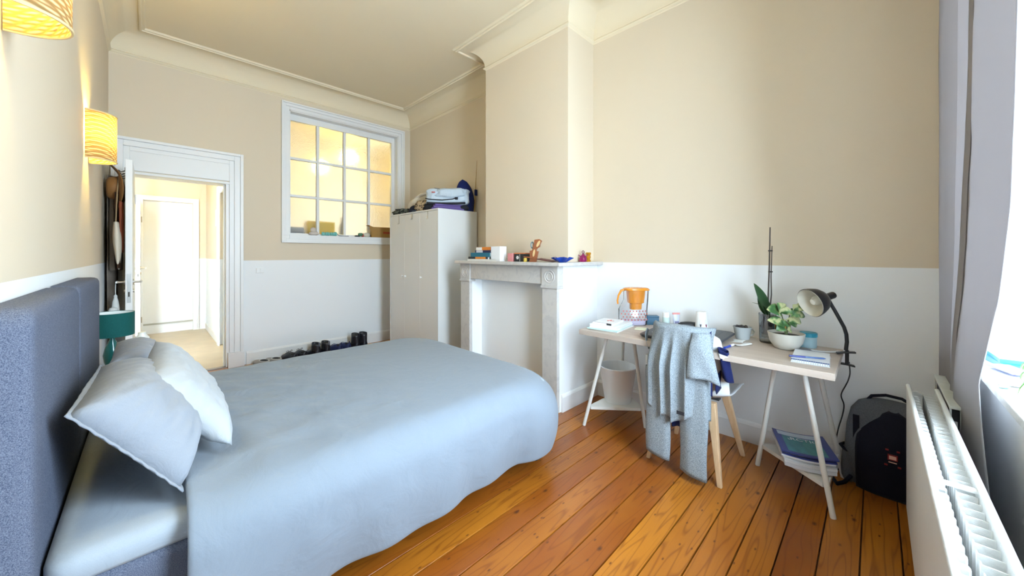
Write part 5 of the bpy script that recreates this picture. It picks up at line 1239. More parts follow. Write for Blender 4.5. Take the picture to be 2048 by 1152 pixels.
MB().tube(s1, [0.0045,0.0042,0.004,0.0032], 8).build('stem', M_STEM, orc)
MB().tube([t0+CR*0.012, t0+CR*0.024+Vector((0,0,0.13)), t0+CR*0.022+Vector((0,0,0.24)), t0+CR*0.028+Vector((0,0,0.43))], [0.004,0.0036,0.0032,0.0025], 8).build('stem', M_STEM, orc)
for zz_ in (0.27, 0.40): MB().tube([t0+CR*0.006+Vector((0,0,zz_)), t0+CR*0.030+Vector((0,0,zz_))], 0.004, 8).build('clip', mat('black_clip', (0.015,0.015,0.015,1), 0.5), orc)
# small orange pot behind the plants
tag(MB().lathe([(0.0001,0),(0.026,0),(0.034,0.10),(0.034,0.105),(0.0001,0.105)], (2.755,0.405,Z0+0.0), 24).xf(Matrix.Identity(4)).build('orange_beaker', mat('orange_beaker_plastic', (0.75,0.33,0.04,1), 0.35), loc=(2.755,0.405,Z0)), 'orange beaker half hidden between orchid and bowl plant', 'cup')
# variegated plant in a bowl
vp = thing('bowl_plant', 'variegated leafy plant in a pale round bowl', 'plant', (2.60, 0.365, Z0))
VC = Vector((2.60, 0.365, Z0))
MB().lathe([(0.0001,0.0),(0.045,0.0),(0.055,0.004),(0.078,0.04),(0.088,0.085),(0.089,0.092),(0.085,0.093),(0.083,0.085),(0.07,0.04),(0.0001,0.03)], VC, 40).build('bowl', mat('cream_ceramic', (0.56,0.535,0.47,1), 0.4, var=0.03), vp)
MB().lathe([(0.0001,0.082),(0.05,0.079),(0.0835,0.075)], VC, 24).build('soil', MATS['dark_soil'], vp)
def varieg():
    m, nt, bs = nmat('variegated_leaf'); v = coords(nt); n = nt.nodes.new('ShaderNodeTexNoise'); n.inputs['Scale'].default_value = 20; n.inputs['Detail'].default_value = 2; link(nt, v, n.inputs['Vector'])
    cr = nt.nodes.new('ShaderNodeValToRGB'); e = cr.color_ramp.elements; e[0].position = 0.42; e[0].color = (0.045,0.135,0.04,1); e[1].position = 0.58; e[1].color = (0.52,0.53,0.27,1)
    k_ = cr.color_ramp.elements.new(0.5); k_.color = (0.12,0.24,0.08,1)
    link(nt, n.outputs['Fac'], cr.inputs[0]); link(nt, cr.outputs[0], bs.inputs['Base Color']); bs.inputs['Roughness'].default_value = 0.4; return m
M_VAR = varieg()
v0 = VC+Vector((0,0,0.08))
stems = [(-0.015, 0.0, 0.13), (0.02, 0.01, 0.15), (0.0, -0.02, 0.09)]
for (a_, f_, h_) in stems: MB().tube([v0+CR*a_*0.3, v0+CR*a_+CF*f_*0.5+Vector((0,0,h_*0.6)), v0+CR*a_*2.0+CF*f_+Vector((0,0,h_))], 0.0032, 6).build('stem', mat('green_stem', (0.10,0.13,0.05,1), 0.6), vp)
spec = [(-0.03,0.13,-0.115,0.145,0.03),(-0.03,0.13,-0.06,0.185,0.028),(-0.02,0.12,-0.01,0.165,0.026),(0.04,0.15,0.03,0.175,0.026),(0.04,0.15,0.125,0.165,0.020),(0.03,0.12,0.115,0.105,0.022),
        (0.02,0.09,0.09,0.070,0.024),(0.0,0.09,0.055,0.045,0.024),(-0.02,0.05,-0.07,0.028,0.022),(0.0,0.04,0.03,0.025,0.026),(-0.01,0.06,-0.115,0.085,0.024),(0.03,0.11,0.075,0.13,0.022),(0.01,0.07,-0.025,0.055,0.02)]
for i, (a0_, z0_, a1_, z1_, w_) in enumerate(spec):
    f0 = rnd.uniform(-0.03, 0.01)
    leaf('leaf', v0+CR*a0_+CF*f0*0.3+Vector((0,0,z0_-0.0)), v0+CR*a1_+CF*f0+Vector((0,0,z1_)), w_*1.3, M_VAR, vp, 0.012, Vector((-0.7,-0.7,0.7)), 0.2, 10)

# blue tub
bt = thing('plastic_tub', 'small turquoise plastic tub beside the bowl plant', 'tub', (2.735, 0.278, Z0))
MB().lathe([(0.0001,0),(0.037,0),(0.039,0.004),(0.039,0.062),(0.0001,0.062)], (2.735,0.278,Z0), 32).build('body', mat('pale_blue_label', (0.42,0.60,0.66,1), 0.4), bt)
MB().lathe([(0.0395,0.062),(0.042,0.064),(0.042,0.084),(0.039,0.087),(0.0001,0.087)], (2.735,0.278,Z0), 32).build('lid', mat('turquoise_plastic', (0.03,0.30,0.42,1), 0.35), bt)
tag(MB().box(-0.012,0.012,-0.02,0.02,0,0.075).xf(frame(2.715,0.325,Z0,0.5)).build('eraser_box', mat('blue_box', (0.05,0.32,0.45,1), 0.45), loc=(2.715,0.325,Z0), smooth=False, bevel=0.002), 'narrow turquoise box leaning by the plastic tub', 'box')

# spiral notebook and pen
nbk = local('spiral_notebook', 'white spiral notebook near the desk corner', 'notebook', (2.40, 0.245, Z0), 0.06)
MB().box(-0.095,0.155,-0.085,0.065,0,0.003).build('back_cover', mat('pale_card', (0.66,0.69,0.72,1), 0.5), nbk, smooth=False)
MB().box(-0.09,0.15,-0.08,0.062,0.003,0.014).build('pages', M_PAGE, nbk, smooth=False)
MB().box(-0.093,0.153,-0.083,0.064,0.014,0.0165).build('front_cover', mat('blue_white_card', (0.74,0.77,0.81,1), 0.4), nbk, smooth=False, bevel=0.001)
MB().box(-0.0945,-0.0925,-0.083,0.064,0.013,0.0172).build('cover_edge', mat('navy_edge', (0.03,0.07,0.20,1), 0.4), nbk, smooth=False)
for i in range(16): 
    y_ = -0.076+i*0.0088
    MB().tube([(-0.092+0.006*math.cos(a), y_, 0.0085+0.0085*math.sin(a)) for a in [2*PI*k/10 for k in range(11)]], 0.0009, 4).build('spiral_ring', M_STEEL, nbk)
pn = thing('ballpoint_pen', 'blue ballpoint pen lying on the spiral notebook', 'pen', (2.38, 0.24, Z0+0.0168))
a, b_ = Vector((2.335, 0.315, Z0+0.0215)), Vector((2.395, 0.175, Z0+0.0215))
MB().tube([a, a.lerp(b_,0.45)], 0.0048, 10).build('cap', mat('dark_blue_plastic', (0.015,0.03,0.20,1), 0.3), pn)
MB().tube([a.lerp(b_,0.45), a.lerp(b_,0.93), b_], [0.0042,0.0042,0.001], 10).build('barrel', mat('blue_barrel', (0.06,0.12,0.30,1), 0.3), pn)

# black clamp lamp
cl = thing('clamp_lamp', 'black clamp desk lamp with a round metal shade on the desk end', 'lamp', (2.64, 0.12, Z0))
M_BLACK = mat('satin_black_metal', (0.012,0.012,0.015,1), 0.35)
arm = [(2.64,0.112,0.765),(2.64,0.108,0.81),(2.638,0.110,0.85),(2.635,0.119,0.888),(2.63,0.135,0.926),(2.625,0.155,0.972),(2.62,0.172,1.010),(2.62,0.180,1.03)]
MB().tube(arm, 0.0085, 10).build('gooseneck', M_BLACK, cl)
hc = Vector((2.62, 0.232, 1.030)); nrm_ = (Vector((2.545, 0.315, 0.995))-Vector((2.635, 0.185, 1.042))).normalized()
nrm_ = (CR*-0.94+CF*-0.06+Vector((0,0,-0.30))).normalized()
rot = nrm_.to_track_quat('Z', 'Y').to_matrix().to_4x4()
apex = Vector((2.625, 0.195, 1.040))
sp = [(0.018,-0.004),(0.022,0.0),(0.045,0.014),(0.064,0.038),(0.075,0.068),(0.079,0.092)]
MB().lathe(sp+[(0.0775,0.092)]+[(r-0.0025, z+0.0025) for r, z in reversed(sp[1:-1])]+[(0.016,0.004)], seg=40).xf(Matrix.Translation(apex) @ rot).build('lamp_shade', M_BLACK, cl, angle=60)
MB().lathe([(r-0.003, z+0.003) for r, z in sp[1:]], seg=40).xf(Matrix.Translation(apex) @ rot).build('shade_lining', mat('pale_lining', (0.70,0.66,0.56,1), 0.5), cl, angle=60)
MB().lathe([(0.0001,-0.052),(0.017,-0.052),(0.019,-0.046),(0.019,0.0),(0.0001,0.0)], seg=20).xf(Matrix.Translation(apex) @ rot).build('socket', M_BLACK, cl)
MB().lathe([(0.0001,0.0),(0.012,0.0),(0.013,0.02),(0.024,0.045),(0.025,0.06),(0.015,0.078),(0.0001,0.082)], seg=20).xf(Matrix.Translation(apex) @ rot).build('bulb', mat('frosted_bulb', (0.80,0.78,0.72,1), 0.3), cl)
MB().blob(apex+CR*0.03+Vector((0,0,0.018)), (0.006,0.006,0.006), 10, 6).build('switch', M_BLACK, cl)
for (zc, nm) in ((Z0+0.022, 'upper_jaw'), (Z0-0.052, 'lower_jaw')):
    s_ = 1 if nm == 'upper_jaw' else -1
    pts = [(2.655,0.075,zc),(2.645,0.115,zc-0.004*s_),(2.635,0.150,zc-0.013*s_)] if s_ > 0 else [(2.655,0.078,zc),(2.648,0.112,zc+0.006),(2.638,0.150,Z0-0.0435)]
    MB().loft([[Vector(p)+Vector((dx*0.85, dx*0.2, 0))+Vector((0,0,dz)) for dx, dz in ((-0.016,-0.004),(0.016,-0.004),(0.016,0.004),(-0.016,0.004))] for p in pts]).build(nm, M_BLACK, cl, smooth=False, bevel=0.002)
MB().tube([(2.645,0.108,Z0-0.05),(2.645,0.108,Z0+0.03)], 0.008, 10).build('clamp_pivot', M_BLACK, cl)
cord = [(2.65,0.100,0.70),(2.75,0.100,0.62),(2.82,0.110,0.56),(2.855,0.122,0.519),(2.862,0.142,0.456),(2.862,0.130,0.402),(2.862,0.136,0.342),(2.85,0.153,0.263),(2.848,0.163,0.187),(2.85,0.160,0.125),(2.855,0.150,0.041),(2.86,0.165,0.006),(2.865,0.22,0.005)]
fine = []
for i in range(len(cord)-1):
    p0, p1, p2, p3 = (Vector(cord[max(0,min(len(cord)-1,k))]) for k in (i-1, i, i+1, i+2))
    for q in range(6):
        t_ = q/6; fine.append(0.5*((2*p1)+(p2-p0)*t_+(2*p0-5*p1+4*p2-p3)*t_*t_+(3*p1-p0-3*p2+p3)*t_**3))
fine.append(Vector(cord[-1]))
MB().tube(fine, 0.0032, 8).build('cord', M_BLACK, cl)

# ------------------------------------------------------------------ backpack on the floor
gb = thing('rucksack', 'black and grey rucksack leaning on the wall by the radiator', 'backpack', (2.79, -0.05, 0))
M_GREYN = fabric('grey_nylon', (0.085,0.09,0.10,1), (0.13,0.135,0.15,1), 180, 0.8, 0.2)
M_BLKN = fabric('blue_black_nylon', (0.004,0.004,0.012,1), (0.008,0.008,0.02,1), 240, 0.75, 0.15)
def rings_bag(spec, n=40, y0=-0.05):
    out = []
    for (z, w, xb, d, e) in spec:      # half width, back x, depth, squareness
        ring = []
        for k in range(n):
            a = 2*PI*k/n; c_, s_ = math.cos(a), math.sin(a)
            yy = w*math.copysign(abs(s_)**e, s_); xx = xb-d/2+d/2*math.copysign(abs(c_)**e, c_)
            ring.append((xx, y0+yy, z))
        out.append(ring)
    return out
MB().loft(rings_bag([(0.002,0.140,2.875,0.095,0.45),(0.02,0.165,2.878,0.125,0.5),(0.10,0.176,2.880,0.150,0.5),(0.22,0.174,2.880,0.160,0.5),(0.33,0.166,2.880,0.150,0.5),(0.41,0.150,2.880,0.125,0.55),(0.455,0.120,2.880,0.095,0.6),(0.478,0.075,2.878,0.06,0.7),(0.482,0.03,2.87,0.03,0.8)])).build('body', M_GREYN, gb, angle=60)
# black front panel with arched top
def front(u, v):
    z = 0.006+0.435*v; s = 2*u-1
    w = 0.148*max(0.02, 1-max(0, (v-0.45)/0.55)**2.4)**0.5*(0.95+0.05*v)
    prof = 0.150 if z < 0.1 else 0.158
    d = 0.115+0.045*math.sin(PI*min(1, (v+0.12)/1.12))
    x = 2.872-d-0.012+0.030*abs(s)**3+0.045*max(0, v-0.75)/0.25*0.6
    return (x, -0.068+w*s, z)
MB().grid(front, 20, 24).build('front_panel', M_BLKN, gb, solid=0.014, angle=180)
MB().tube([(2.84, 0.03, 0.468),(2.835, 0.015, 0.495),(2.835,-0.04,0.512),(2.835,-0.10,0.508),(2.84,-0.145,0.478),(2.84,-0.155,0.455)], 0.008, 10).build('carry_handle', M_BLKN, gb)
MB().blob((2.80, 0.108, 0.10), (0.060,0.030,0.095), 20, 14, 0.08, 2, 3, flat=0.003, sq=0.6).build('side_pocket', M_GREYN, gb, angle=60)
MB().tube([(2.745,0.098,0.185),(2.76,0.125,0.19),(2.80,0.142,0.192),(2.845,0.125,0.19)], 0.008, 8).build('pocket_trim', M_BLKN, gb)
MB().box(2.735,2.742,0.062,0.088,0.22,0.40).build('compression_strap', M_BLKN, gb, smooth=False)
MB().tube([(2.735,0.095,0.06),(2.70,0.12,0.03),(2.69,0.15,0.012),(2.74,0.17,0.012)], 0.010, 8).build('loose_strap', M_BLKN, gb)
fx = lambda z: front(0.55, (z-0.006)/0.435)[0]-0.009
M_REDG = mat('red_logo', (0.22,0.008,0.01,1), 0.6); M_PINK = mat('pale_logo', (0.85,0.50,0.40,1), 0.5)
ly, lz = -0.062, 0.235
MB().box(fx(lz)-0.002, fx(lz)+0.001, ly-0.013, ly+0.013, lz-0.008, lz+0.010).build('logo_patch', M_PINK, gb, smooth=False)
MB().box(fx(lz)-0.001, fx(lz)+0.002, ly-0.018, ly+0.018, lz-0.013, lz+0.016).build('logo_back', M_REDG, gb, smooth=False)
MB().box(fx(lz-.024)-0.002, fx(lz-.024)+0.001, ly-0.015, ly+0.015, lz-0.025, lz-0.021).build('logo_bar', M_PINK, gb, smooth=False)
for (dy, dz) in ((-0.02,0.036),(0.02,0.036),(-0.024,-0.04),(0.024,-0.04)):
    MB().box(fx(lz+dz)-0.002, fx(lz+dz)+0.001, ly+dy-0.006, ly+dy+0.006, lz+dz-0.004, lz+dz+0.004).build('logo_dot', M_REDG, gb, smooth=False)

# ------------------------------------------------------------------ radiator
rd = thing('radiator', 'white double panel radiator with open top under the window', 'radiator', (1.70, -0.15, 0.115))
M_RAD = mat('white_radiator_enamel', (0.76,0.76,0.74,1), 0.4, var=0.03, vscale=7, bump=0.15, bscale=120)
RX0, RX1, RF, RB, RZ0, RZ1 = 0.95, 2.46, -0.100, -0.198, 0.115, 0.685
for (y0, y1, nm) in ((RF-0.012, RF, 'front_panel'), (RB, RB+0.012, 'back_panel')):
    p = MB().box(RX0, RX1, y0, y1, RZ0, RZ1-0.008).build(nm, M_RAD, rd, smooth=False, bevel=0.004)
    MB().tube([(RX0, (y0+y1)/2, RZ1-0.007), (RX1, (y0+y1)/2, RZ1-0.007)], 0.0078, 10).build('top_rail', M_RAD, p)
fin1 = fin2 = None
nf = 38
for k in range(nf):
    x = RX0+0.03+k*(RX1-RX0-0.06)/(nf-1)
    for row in (0, 1):
        if row == 0:
            if fin1 is None: fin1 = MB().box(-0.0095,0.0095,-0.011,0.011,0,0.50).build('convector_fin', M_RAD, smooth=False, bevel=0.004, bseg=1); o = fin1
            else: o = fin1.copy(); C.objects.link(o)
            w = (x, RF-0.026, RZ0+0.03)
        else:
            if fin2 is None: fin2 = MB().box(-0.0015,0.0015,-0.018,0.018,0,0.515).box(-0.0015,0.0115,0.016,0.018,0,0.515).build('convector_fin', M_RAD, smooth=False); o = fin2
            else: o = fin2.copy(); C.objects.link(o)
            w = (x, RB+0.0315, RZ0+0.03)
        o.parent = rd; o.location = onto(rd, w)
MB().box(1.492, 1.512, RB+0.006, RF-0.006, RZ1-0.018, RZ1-0.010).build('cross_bar', M_RAD, rd, smooth=False, bevel=0.002)
MB().loft([[(RX1-0.03+dx, RF-0.012+(RB+0.024-RF)*f, RZ1-0.04+0.010*math.sin(f*2*PI)+dz) for dx, dz in ((0,-0.008),(0.02,-0.008),(0.02,0.008),(0,0.008))] for f in [i/10 for i in range(11)]]).build('end_bracket', M_RAD, rd)
MB().tube([(2.30,-0.15,RZ0+0.01),(2.30,-0.15,0.06),(2.30,-0.12,0.05)], 0.011, 10).build('valve', mat('grey_valve', (0.2,0.21,0.23,1), 0.4), rd)
MB().tube([(2.30,-0.15,0.07),(2.30,-0.15,0.0)], 0.0075, 10).build('pipe', M_RAD, rd)
for x in (1.00, 1.16): MB().box(x, x+0.03, YW, RB+0.002, 0.30, 0.55).build('wall_bracket', M_RAD, rd, smooth=False)
for x in (1.05, 2.2): MB().box(x, x+0.025, RF-0.05, RB+0.05, 0.0, RZ0+0.012).build('foot', mat('grey_foot', (0.25,0.26,0.28,1), 0.5), rd, smooth=False)

# folded table standing between radiator and curtain
ft = thing('folded_table', 'folded white metal table with a dark panel behind the radiator', 'table', (2.40, -0.218, 0))
M_OLD = mat('chipped_white_metal', (0.62,0.64,0.60,1), 0.45, var=0.15, vscale=25)
MB().box(2.215,2.70,-0.232,-0.210,0.05,0.672).build('panel', mat('blackish_panel', (0.02,0.02,0.03,1), 0.5), ft, smooth=False)
for (y_, x_) in ((-0.236,2.20),(-0.209,2.20),(-0.236,2.70),(-0.209,2.70)): MB().box(x_,x_+0.012,y_,y_+0.006,0.0,0.69).build('leg', M_OLD, ft, smooth=False, bevel=0.001)
MB().box(2.196,2.714,-0.238,-0.202,0.680,0.692).build('top_rail', M_OLD, ft, smooth=False, bevel=0.002)
MB().box(2.204,2.214,-0.224,-0.216,0.60,0.63).build('catch', mat('white_catch', (0.8,0.8,0.78,1), 0.4), ft, smooth=False)

# ------------------------------------------------------------------ curtain
def curtain_mat(name, col, trans):
    m = bpy.data.materials.new(name); m.use_nodes = True; nt = m.node_tree
    for n in list(nt.nodes): nt.nodes.remove(n)
    out = nt.nodes.new('ShaderNodeOutputMaterial'); df = nt.nodes.new('ShaderNodeBsdfDiffuse'); tr = nt.nodes.new('ShaderNodeBsdfTranslucent'); mx = nt.nodes.new('ShaderNodeMixShader')
    tc = nt.nodes.new('ShaderNodeTexCoord'); n = nt.nodes.new('ShaderNodeTexNoise'); n.inputs['Scale'].default_value = 5; n.inputs['Detail'].default_value = 4; link(nt, tc.outputs['Object'], n.inputs['Vector'])
    bp = nt.nodes.new('ShaderNodeBump'); bp.inputs['Strength'].default_value = 0.25; bp.inputs['Distance'].default_value = 0.02; link(nt, n.outputs['Fac'], bp.inputs['Height']); link(nt, bp.outputs[0], df.inputs['Normal'])
    df.inputs[0].default_value = col; tr.inputs[0].default_value = col; mx.inputs[0].default_value = trans
    link(nt, df.outputs[0], mx.inputs[1]); link(nt, tr.outputs[0], mx.inputs[2]); link(nt, mx.outputs[0], out.inputs[0]); return m
M_CURT = curtain_mat('grey_curtain_satin', (0.40,0.38,0.385,1), 0.28)
M_CURTD = M_CURT
def lerp_tab(tab, z):
    for (z0, a), (z1, b_) in zip(tab, tab[1:]):
        if z0 >= z >= z1: return a+(b_-a)*(z0-z)/(z0-z1) if z0 != z1 else a
    return tab[0][1] if z > tab[0][0] else tab[-1][1]
cu = thing('curtain', 'long grey curtain gathered beside the street window', 'curtain', (2.3, -0.26, 0.02))
L_TAB = [(3.16,1.93),(2.15,1.995),(1.65,2.07),(1.29,2.20),(0.88,2.384),(0.63,2.48),(0.0,2.52)]
R_TAB = [(3.16,1.50),(2.0,1.56),(1.673,1.577),(1.423,1.622),(1.147,1.752),(0.973,1.911),(0.83,2.05),(0.707,1.99),(0.493,1.88),(0.0,1.80)]
def leafB(u, v):
    z = 3.16-3.14*v; a, b_ = lerp_tab(L_TAB, z), lerp_tab(R_TAB, z)
    x = a+(b_-a)*u
    y = -0.243+0.010*math.sin(u*7+1.2*math.sin(z*1.4))*(0.4+0.6*u)+0.006*noise.noise(Vector((x*4, z*2.0, 0)))-0.022*u*u+0.012*math.exp(-((u)/0.06)**2)+0.024*math.sin(PI*u)**1.5*sl(u, 0, 0.3)
    y += 0.007*noise.noise(Vector((x*9+z*5, z*7, 3)))*u*(1-u)*3
    return (x, y, z)
MB().grid(leafB, 40, 90).build('front_leaf', M_CURT, cu, solid=0.003, angle=180)
MB().tube([Vector(leafB(0.10, v_))+Vector((0,0.003,0)) for v_ in [i/60 for i in range(61)]], 0.0014, 5).build('hem_seam', mat('seam_thread', (0.22,0.21,0.22,1), 0.9), cu)
def leafA(u, v):
    z = 3.16-3.14*v; a = 2.904; b_ = lerp_tab(L_TAB, z)-0.12
    x = a+(b_-a)*u
    y = -0.268+0.022*math.sin(u*15.5+0.5*math.sin(z*1.3))*sl(u, 0, 0.12)+0.034*(1-sl(u, 0, 0.14))+0.003*noise.noise(Vector((x*6, z*2, 8)))
    return (x, y, z)
MB().grid(leafA, 90, 60).build('gathered_folds', M_CURTD, cu, solid=0.003, angle=180)
cp = thing('curtain_pole', 'thin steel curtain pole above the street window', 'pole', (1.6, -0.262, 3.16))
MB().tube([(0.30,-0.262,3.17),(2.88,-0.262,3.17)], 0.010, 12).build('pole', M_STEEL, cp)
for x in (0.36, 1.6, 2.86): MB().box(x-0.01,x+0.01,YW,-0.252,3.16,3.18).build('bracket', M_STEEL, cp, smooth=False)

# ------------------------------------------------------------------ things on the windowsill
SZ_ = WZ0
sheet('folder', rect(2.68,-0.455,0.30,0.20,0.15), SZ_, 0.020, mat('blue_plastic_folder', (0.02,0.20,0.36,1), 0.3, var=0.1), 'glossy blue folder at the back of the windowsill', 'folder')
sheet('folder', rect(2.69,-0.46,0.28,0.19,0.05), SZ_+0.0205, 0.016, mat('light_blue_folder', (0.05,0.28,0.42,1), 0.3, var=0.15, vscale=9), 'lighter blue folder lying on the glossy blue folder', 'folder')
scrap('paper_sheet', (2.42,-0.385,SZ_), 0.21, 0.13, 0.25, 0.003, 'white sheet lying under the phone on the windowsill')
scrap('paper_sheet', (2.27,-0.352,SZ_), 0.16, 0.07, -0.05, 0.004, 'curled white sheet near the windowsill edge')
ph = sheet('phone', rect(2.44,-0.382,0.14,0.07,0.35), SZ_+0.0135, 0.008, mat('lilac_phone', (0.28,0.28,0.50,1), 0.25), 'lilac phone lying on papers on the windowsill', 'phone')
scrap('plastic_sleeve', (2.205,-0.325,SZ_), 0.13, 0.040, 0.1, 0.006, 'crinkled mint plastic sleeve on the windowsill edge', mat('mint_plastic', (0.42,0.72,0.70,1), 0.3))
sp_ = thing('sill_plant', 'green leafy plant in a clay pot on the windowsill', 'plant', (1.93,-0.45,SZ_))
MB().lathe([(0.0001,0),(0.045,0),(0.06,0.09),(0.064,0.09),(0.064,0.105),(0.055,0.105),(0.05,0.09),(0.0001,0.085)], (1.93,-0.45,SZ_), 28).build('pot', mat('terracotta', (0.45,0.19,0.10,1), 0.7), sp_)
M_LIME = mat('lime_leaf', (0.10,0.30,0.03,1), 0.4, var=0.3, vscale=15)
pb = Vector((1.93,-0.45,SZ_+0.09))
for (tx, ty, tz, w_) in ((2.07,-0.345,SZ_+0.055,0.022),(2.11,-0.352,SZ_+0.085,0.020),(1.97,-0.322,SZ_+0.030,0.022),(2.02,-0.34,SZ_+0.10,0.02),(1.86,-0.40,SZ_+0.17,0.022),(1.94,-0.52,SZ_+0.19,0.024),(2.0,-0.47,SZ_+0.20,0.022)):
    tip = Vector((tx,ty,tz)); mid = pb.lerp(tip,0.55)+Vector((0,0,0.05))
    MB().tube([pb, pb.lerp(mid,0.6)+Vector((0,0,0.03)), mid], 0.002, 5).build('stem', MATS['green_stem'], sp_)
    leaf('leaf', mid, tip, w_, M_LIME, sp_, 0.012, Vector((0,0.3,1)), 0.2, 10)

# ------------------------------------------------------------------ shoes along the door wall
def shoe_upper(L_, W_, hs, n=22, seg=20, z0=0.018):
    """hs: (fraction, height) table from heel to toe; toe at +y"""
    rings = []
    for i in range(n+1):
        f = i/n; y_ = -L_/2+L_*f
        w = W_/2*(0.74+0.26*math.sin(PI*min(1, f*1.05)*0.9))*(math.sin(PI*(0.5+0.5*(f-0.78)/0.22))**0.5 if f > 0.78 else 1)*((f/0.06)**0.5 if f < 0.06 else 1)
        w = max(w, 0.004)
        h = hs[-1][1]
        for (f0, h0), (f1, h1) in zip(hs, hs[1:]):
            if f0 <= f <= f1: h = h0+(h1-h0)*(f-f0)/(f1-f0); break
        if f > 0.9: h *= max(0.25, math.cos((f-0.9)/0.1*1.2))
        ring = []
        for k in range(seg+1):
            a = PI*k/seg; c_, s_ = math.cos(a), math.sin(a)
            ring.append((w*math.copysign(abs(c_)**0.7, c_), y_, z0+h*s_**0.8))
        rings.append(ring)
    b = MB(); b.loft(rings, False, False, closed=False); return b
def sole(L_, W_, th, heel=0.0):
    pts = []
    for k in range(36):
        a = 2*PI*k/36; s_ = math.sin(a); w = W_/2*(1.0 if s_ > 0 else 0.86)
        pts.append((w*math.copysign(abs(math.cos(a))**0.85, math.cos(a)), L_/2*math.copysign(abs(s_)**0.9, s_)))
    return MB().prism(pts, 0, th)
def shoe(kind, name, label, cat, group, loc, rz):
    t = local(name, label, cat, loc, rz, group)
    blk = mat('black_leather', (0.012,0.012,0.018,1), 0.4); nav = mat('navy_suede', (0.012,0.02,0.085,1), 0.7); gry = mat('grey_suede', (0.36,0.34,0.32,1), 0.85); wht = mat('white_rubber', (0.66,0.65,0.62,1), 0.6)
    lin = mat('dark_lining', (0.015,0.014,0.014,1), 0.9)
    if kind == 'slip':
        sole(0.27,0.10,0.02).build('sole', wht, t, smooth=False, bevel=0.004)
        shoe_upper(0.262,0.096,[(0,0.045),(0.2,0.052),(0.45,0.05),(0.6,0.045),(0.85,0.036),(1,0.03)]).build('upper', gry, t, solid=0.003, angle=60)
        MB().blob((0,-0.055,0.062), (0.036,0.062,0.014), 20, 8).build('lining', lin, t)
        MB().tube([(0.038*math.cos(a), -0.055+0.066*math.sin(a), 0.066) for a in [2*PI*k/24 for k in range(25)]], 0.004, 6).build('collar', wht, t)
    elif kind == 'lace':
        sole(0.27,0.10,0.026).build('sole', blk, t, smooth=False, bevel=0.004)
        shoe_upper(0.262,0.098,[(0,0.075),(0.2,0.072),(0.35,0.085),(0.5,0.078),(0.7,0.055),(0.85,0.045),(1,0.035)], z0=0.022).build('upper', blk, t, solid=0.003, angle=60)
        MB().blob((0,-0.085,0.088), (0.030,0.042,0.016), 18, 8).build('lining', lin, t)
        for i in range(4): MB().tube([(-0.026,0.005+0.02*i,0.099-0.010*i),(0,0.008+0.02*i,0.110-0.010*i),(0.026,0.005+0.02*i,0.099-0.010*i)], 0.0028, 5).build('lace', lin, t)
        for sg in (-1,1): MB().tube([(0.004*sg,0.0,0.110),(0.022*sg,-0.012,0.128),(0.036*sg,-0.004,0.118),(0.028*sg,0.012,0.105)], 0.0025, 5).build('lace_loop', lin, t)
    elif kind in ('ankle', 'tall'):
        m_ = blk; top = 0.175 if kind == 'ankle' else 0.215
        sole(0.265,0.092,0.022).box(-0.036,0.036,-0.132,-0.07,0.0,0.03).build('sole', blk, t, smooth=False, bevel=0.003)
        shoe_upper(0.258,0.09,[(0,0.085),(0.25,0.095),(0.45,0.085),(0.6,0.062),(0.8,0.048),(1,0.036)], z0=0.02).build('upper', m_, t, solid=0.003, angle=60)
        rings = []
        for f in (0, 0.25, 0.5, 0.75, 1.0):
            z = 0.07+(top-0.07)*f; rx = 0.040+0.006*f*(1 if kind == 'tall' else 0.3); ry = 0.064-0.012*f; cy_ = -0.062-0.006*f
            rings.append([(rx*math.cos(2*PI*k/24), cy_+ry*math.sin(2*PI*k/24), z+0.008*math.sin(2*PI*k/24)*f) for k in range(24)])
        MB().loft(rings, False, False).build('shaft', m_, t, solid=0.004, angle=60)
        MB().blob((0,-0.064,top-0.02), (0.036,0.045,0.006), 18, 6).build('lining', lin, t)
        MB().box(-0.006,0.006,-0.128,-0.120,top-0.035,top+0.012).build('pull_tab', mat('grey_tab', (0.16,0.17,0.22,1), 0.7) if kind == 'ankle' else blk, t, smooth=False)
        for sg in (-1,1): MB().box(sg*0.0405-0.003, sg*0.0405+0.003, -0.085,-0.045, 0.085, top-0.03).build('elastic_gusset', lin, t, smooth=False)
    else:
        sole(0.265,0.096,0.022).build('sole', mat('dark_rubber', (0.03,0.03,0.04,1), 0.7), t, smooth=False, bevel=0.004)
        shoe_upper(0.258,0.094,[(0,0.09),(0.15,0.085),(0.35,0.092),(0.55,0.075),(0.75,0.054),(1,0.038)], z0=0.02).build('upper', nav, t, solid=0.003, angle=60)
        MB().blob((0,-0.080,0.098), (0.028,0.040,0.015), 18, 8).build('lining', lin, t)
        MB().box(-0.006,0.006,-0.128,-0.122,0.095,0.138).build('pull_tab', nav, t, smooth=False)
        for i in range(4): MB().tube([(-0.024,0.012+0.018*i,0.103-0.010*i),(0,0.015+0.018*i,0.113-0.010*i),(0.024,0.012+0.018*i,0.103-0.010*i)], 0.0026, 5).build('lace', nav, t)
    return t
SY = 4.985
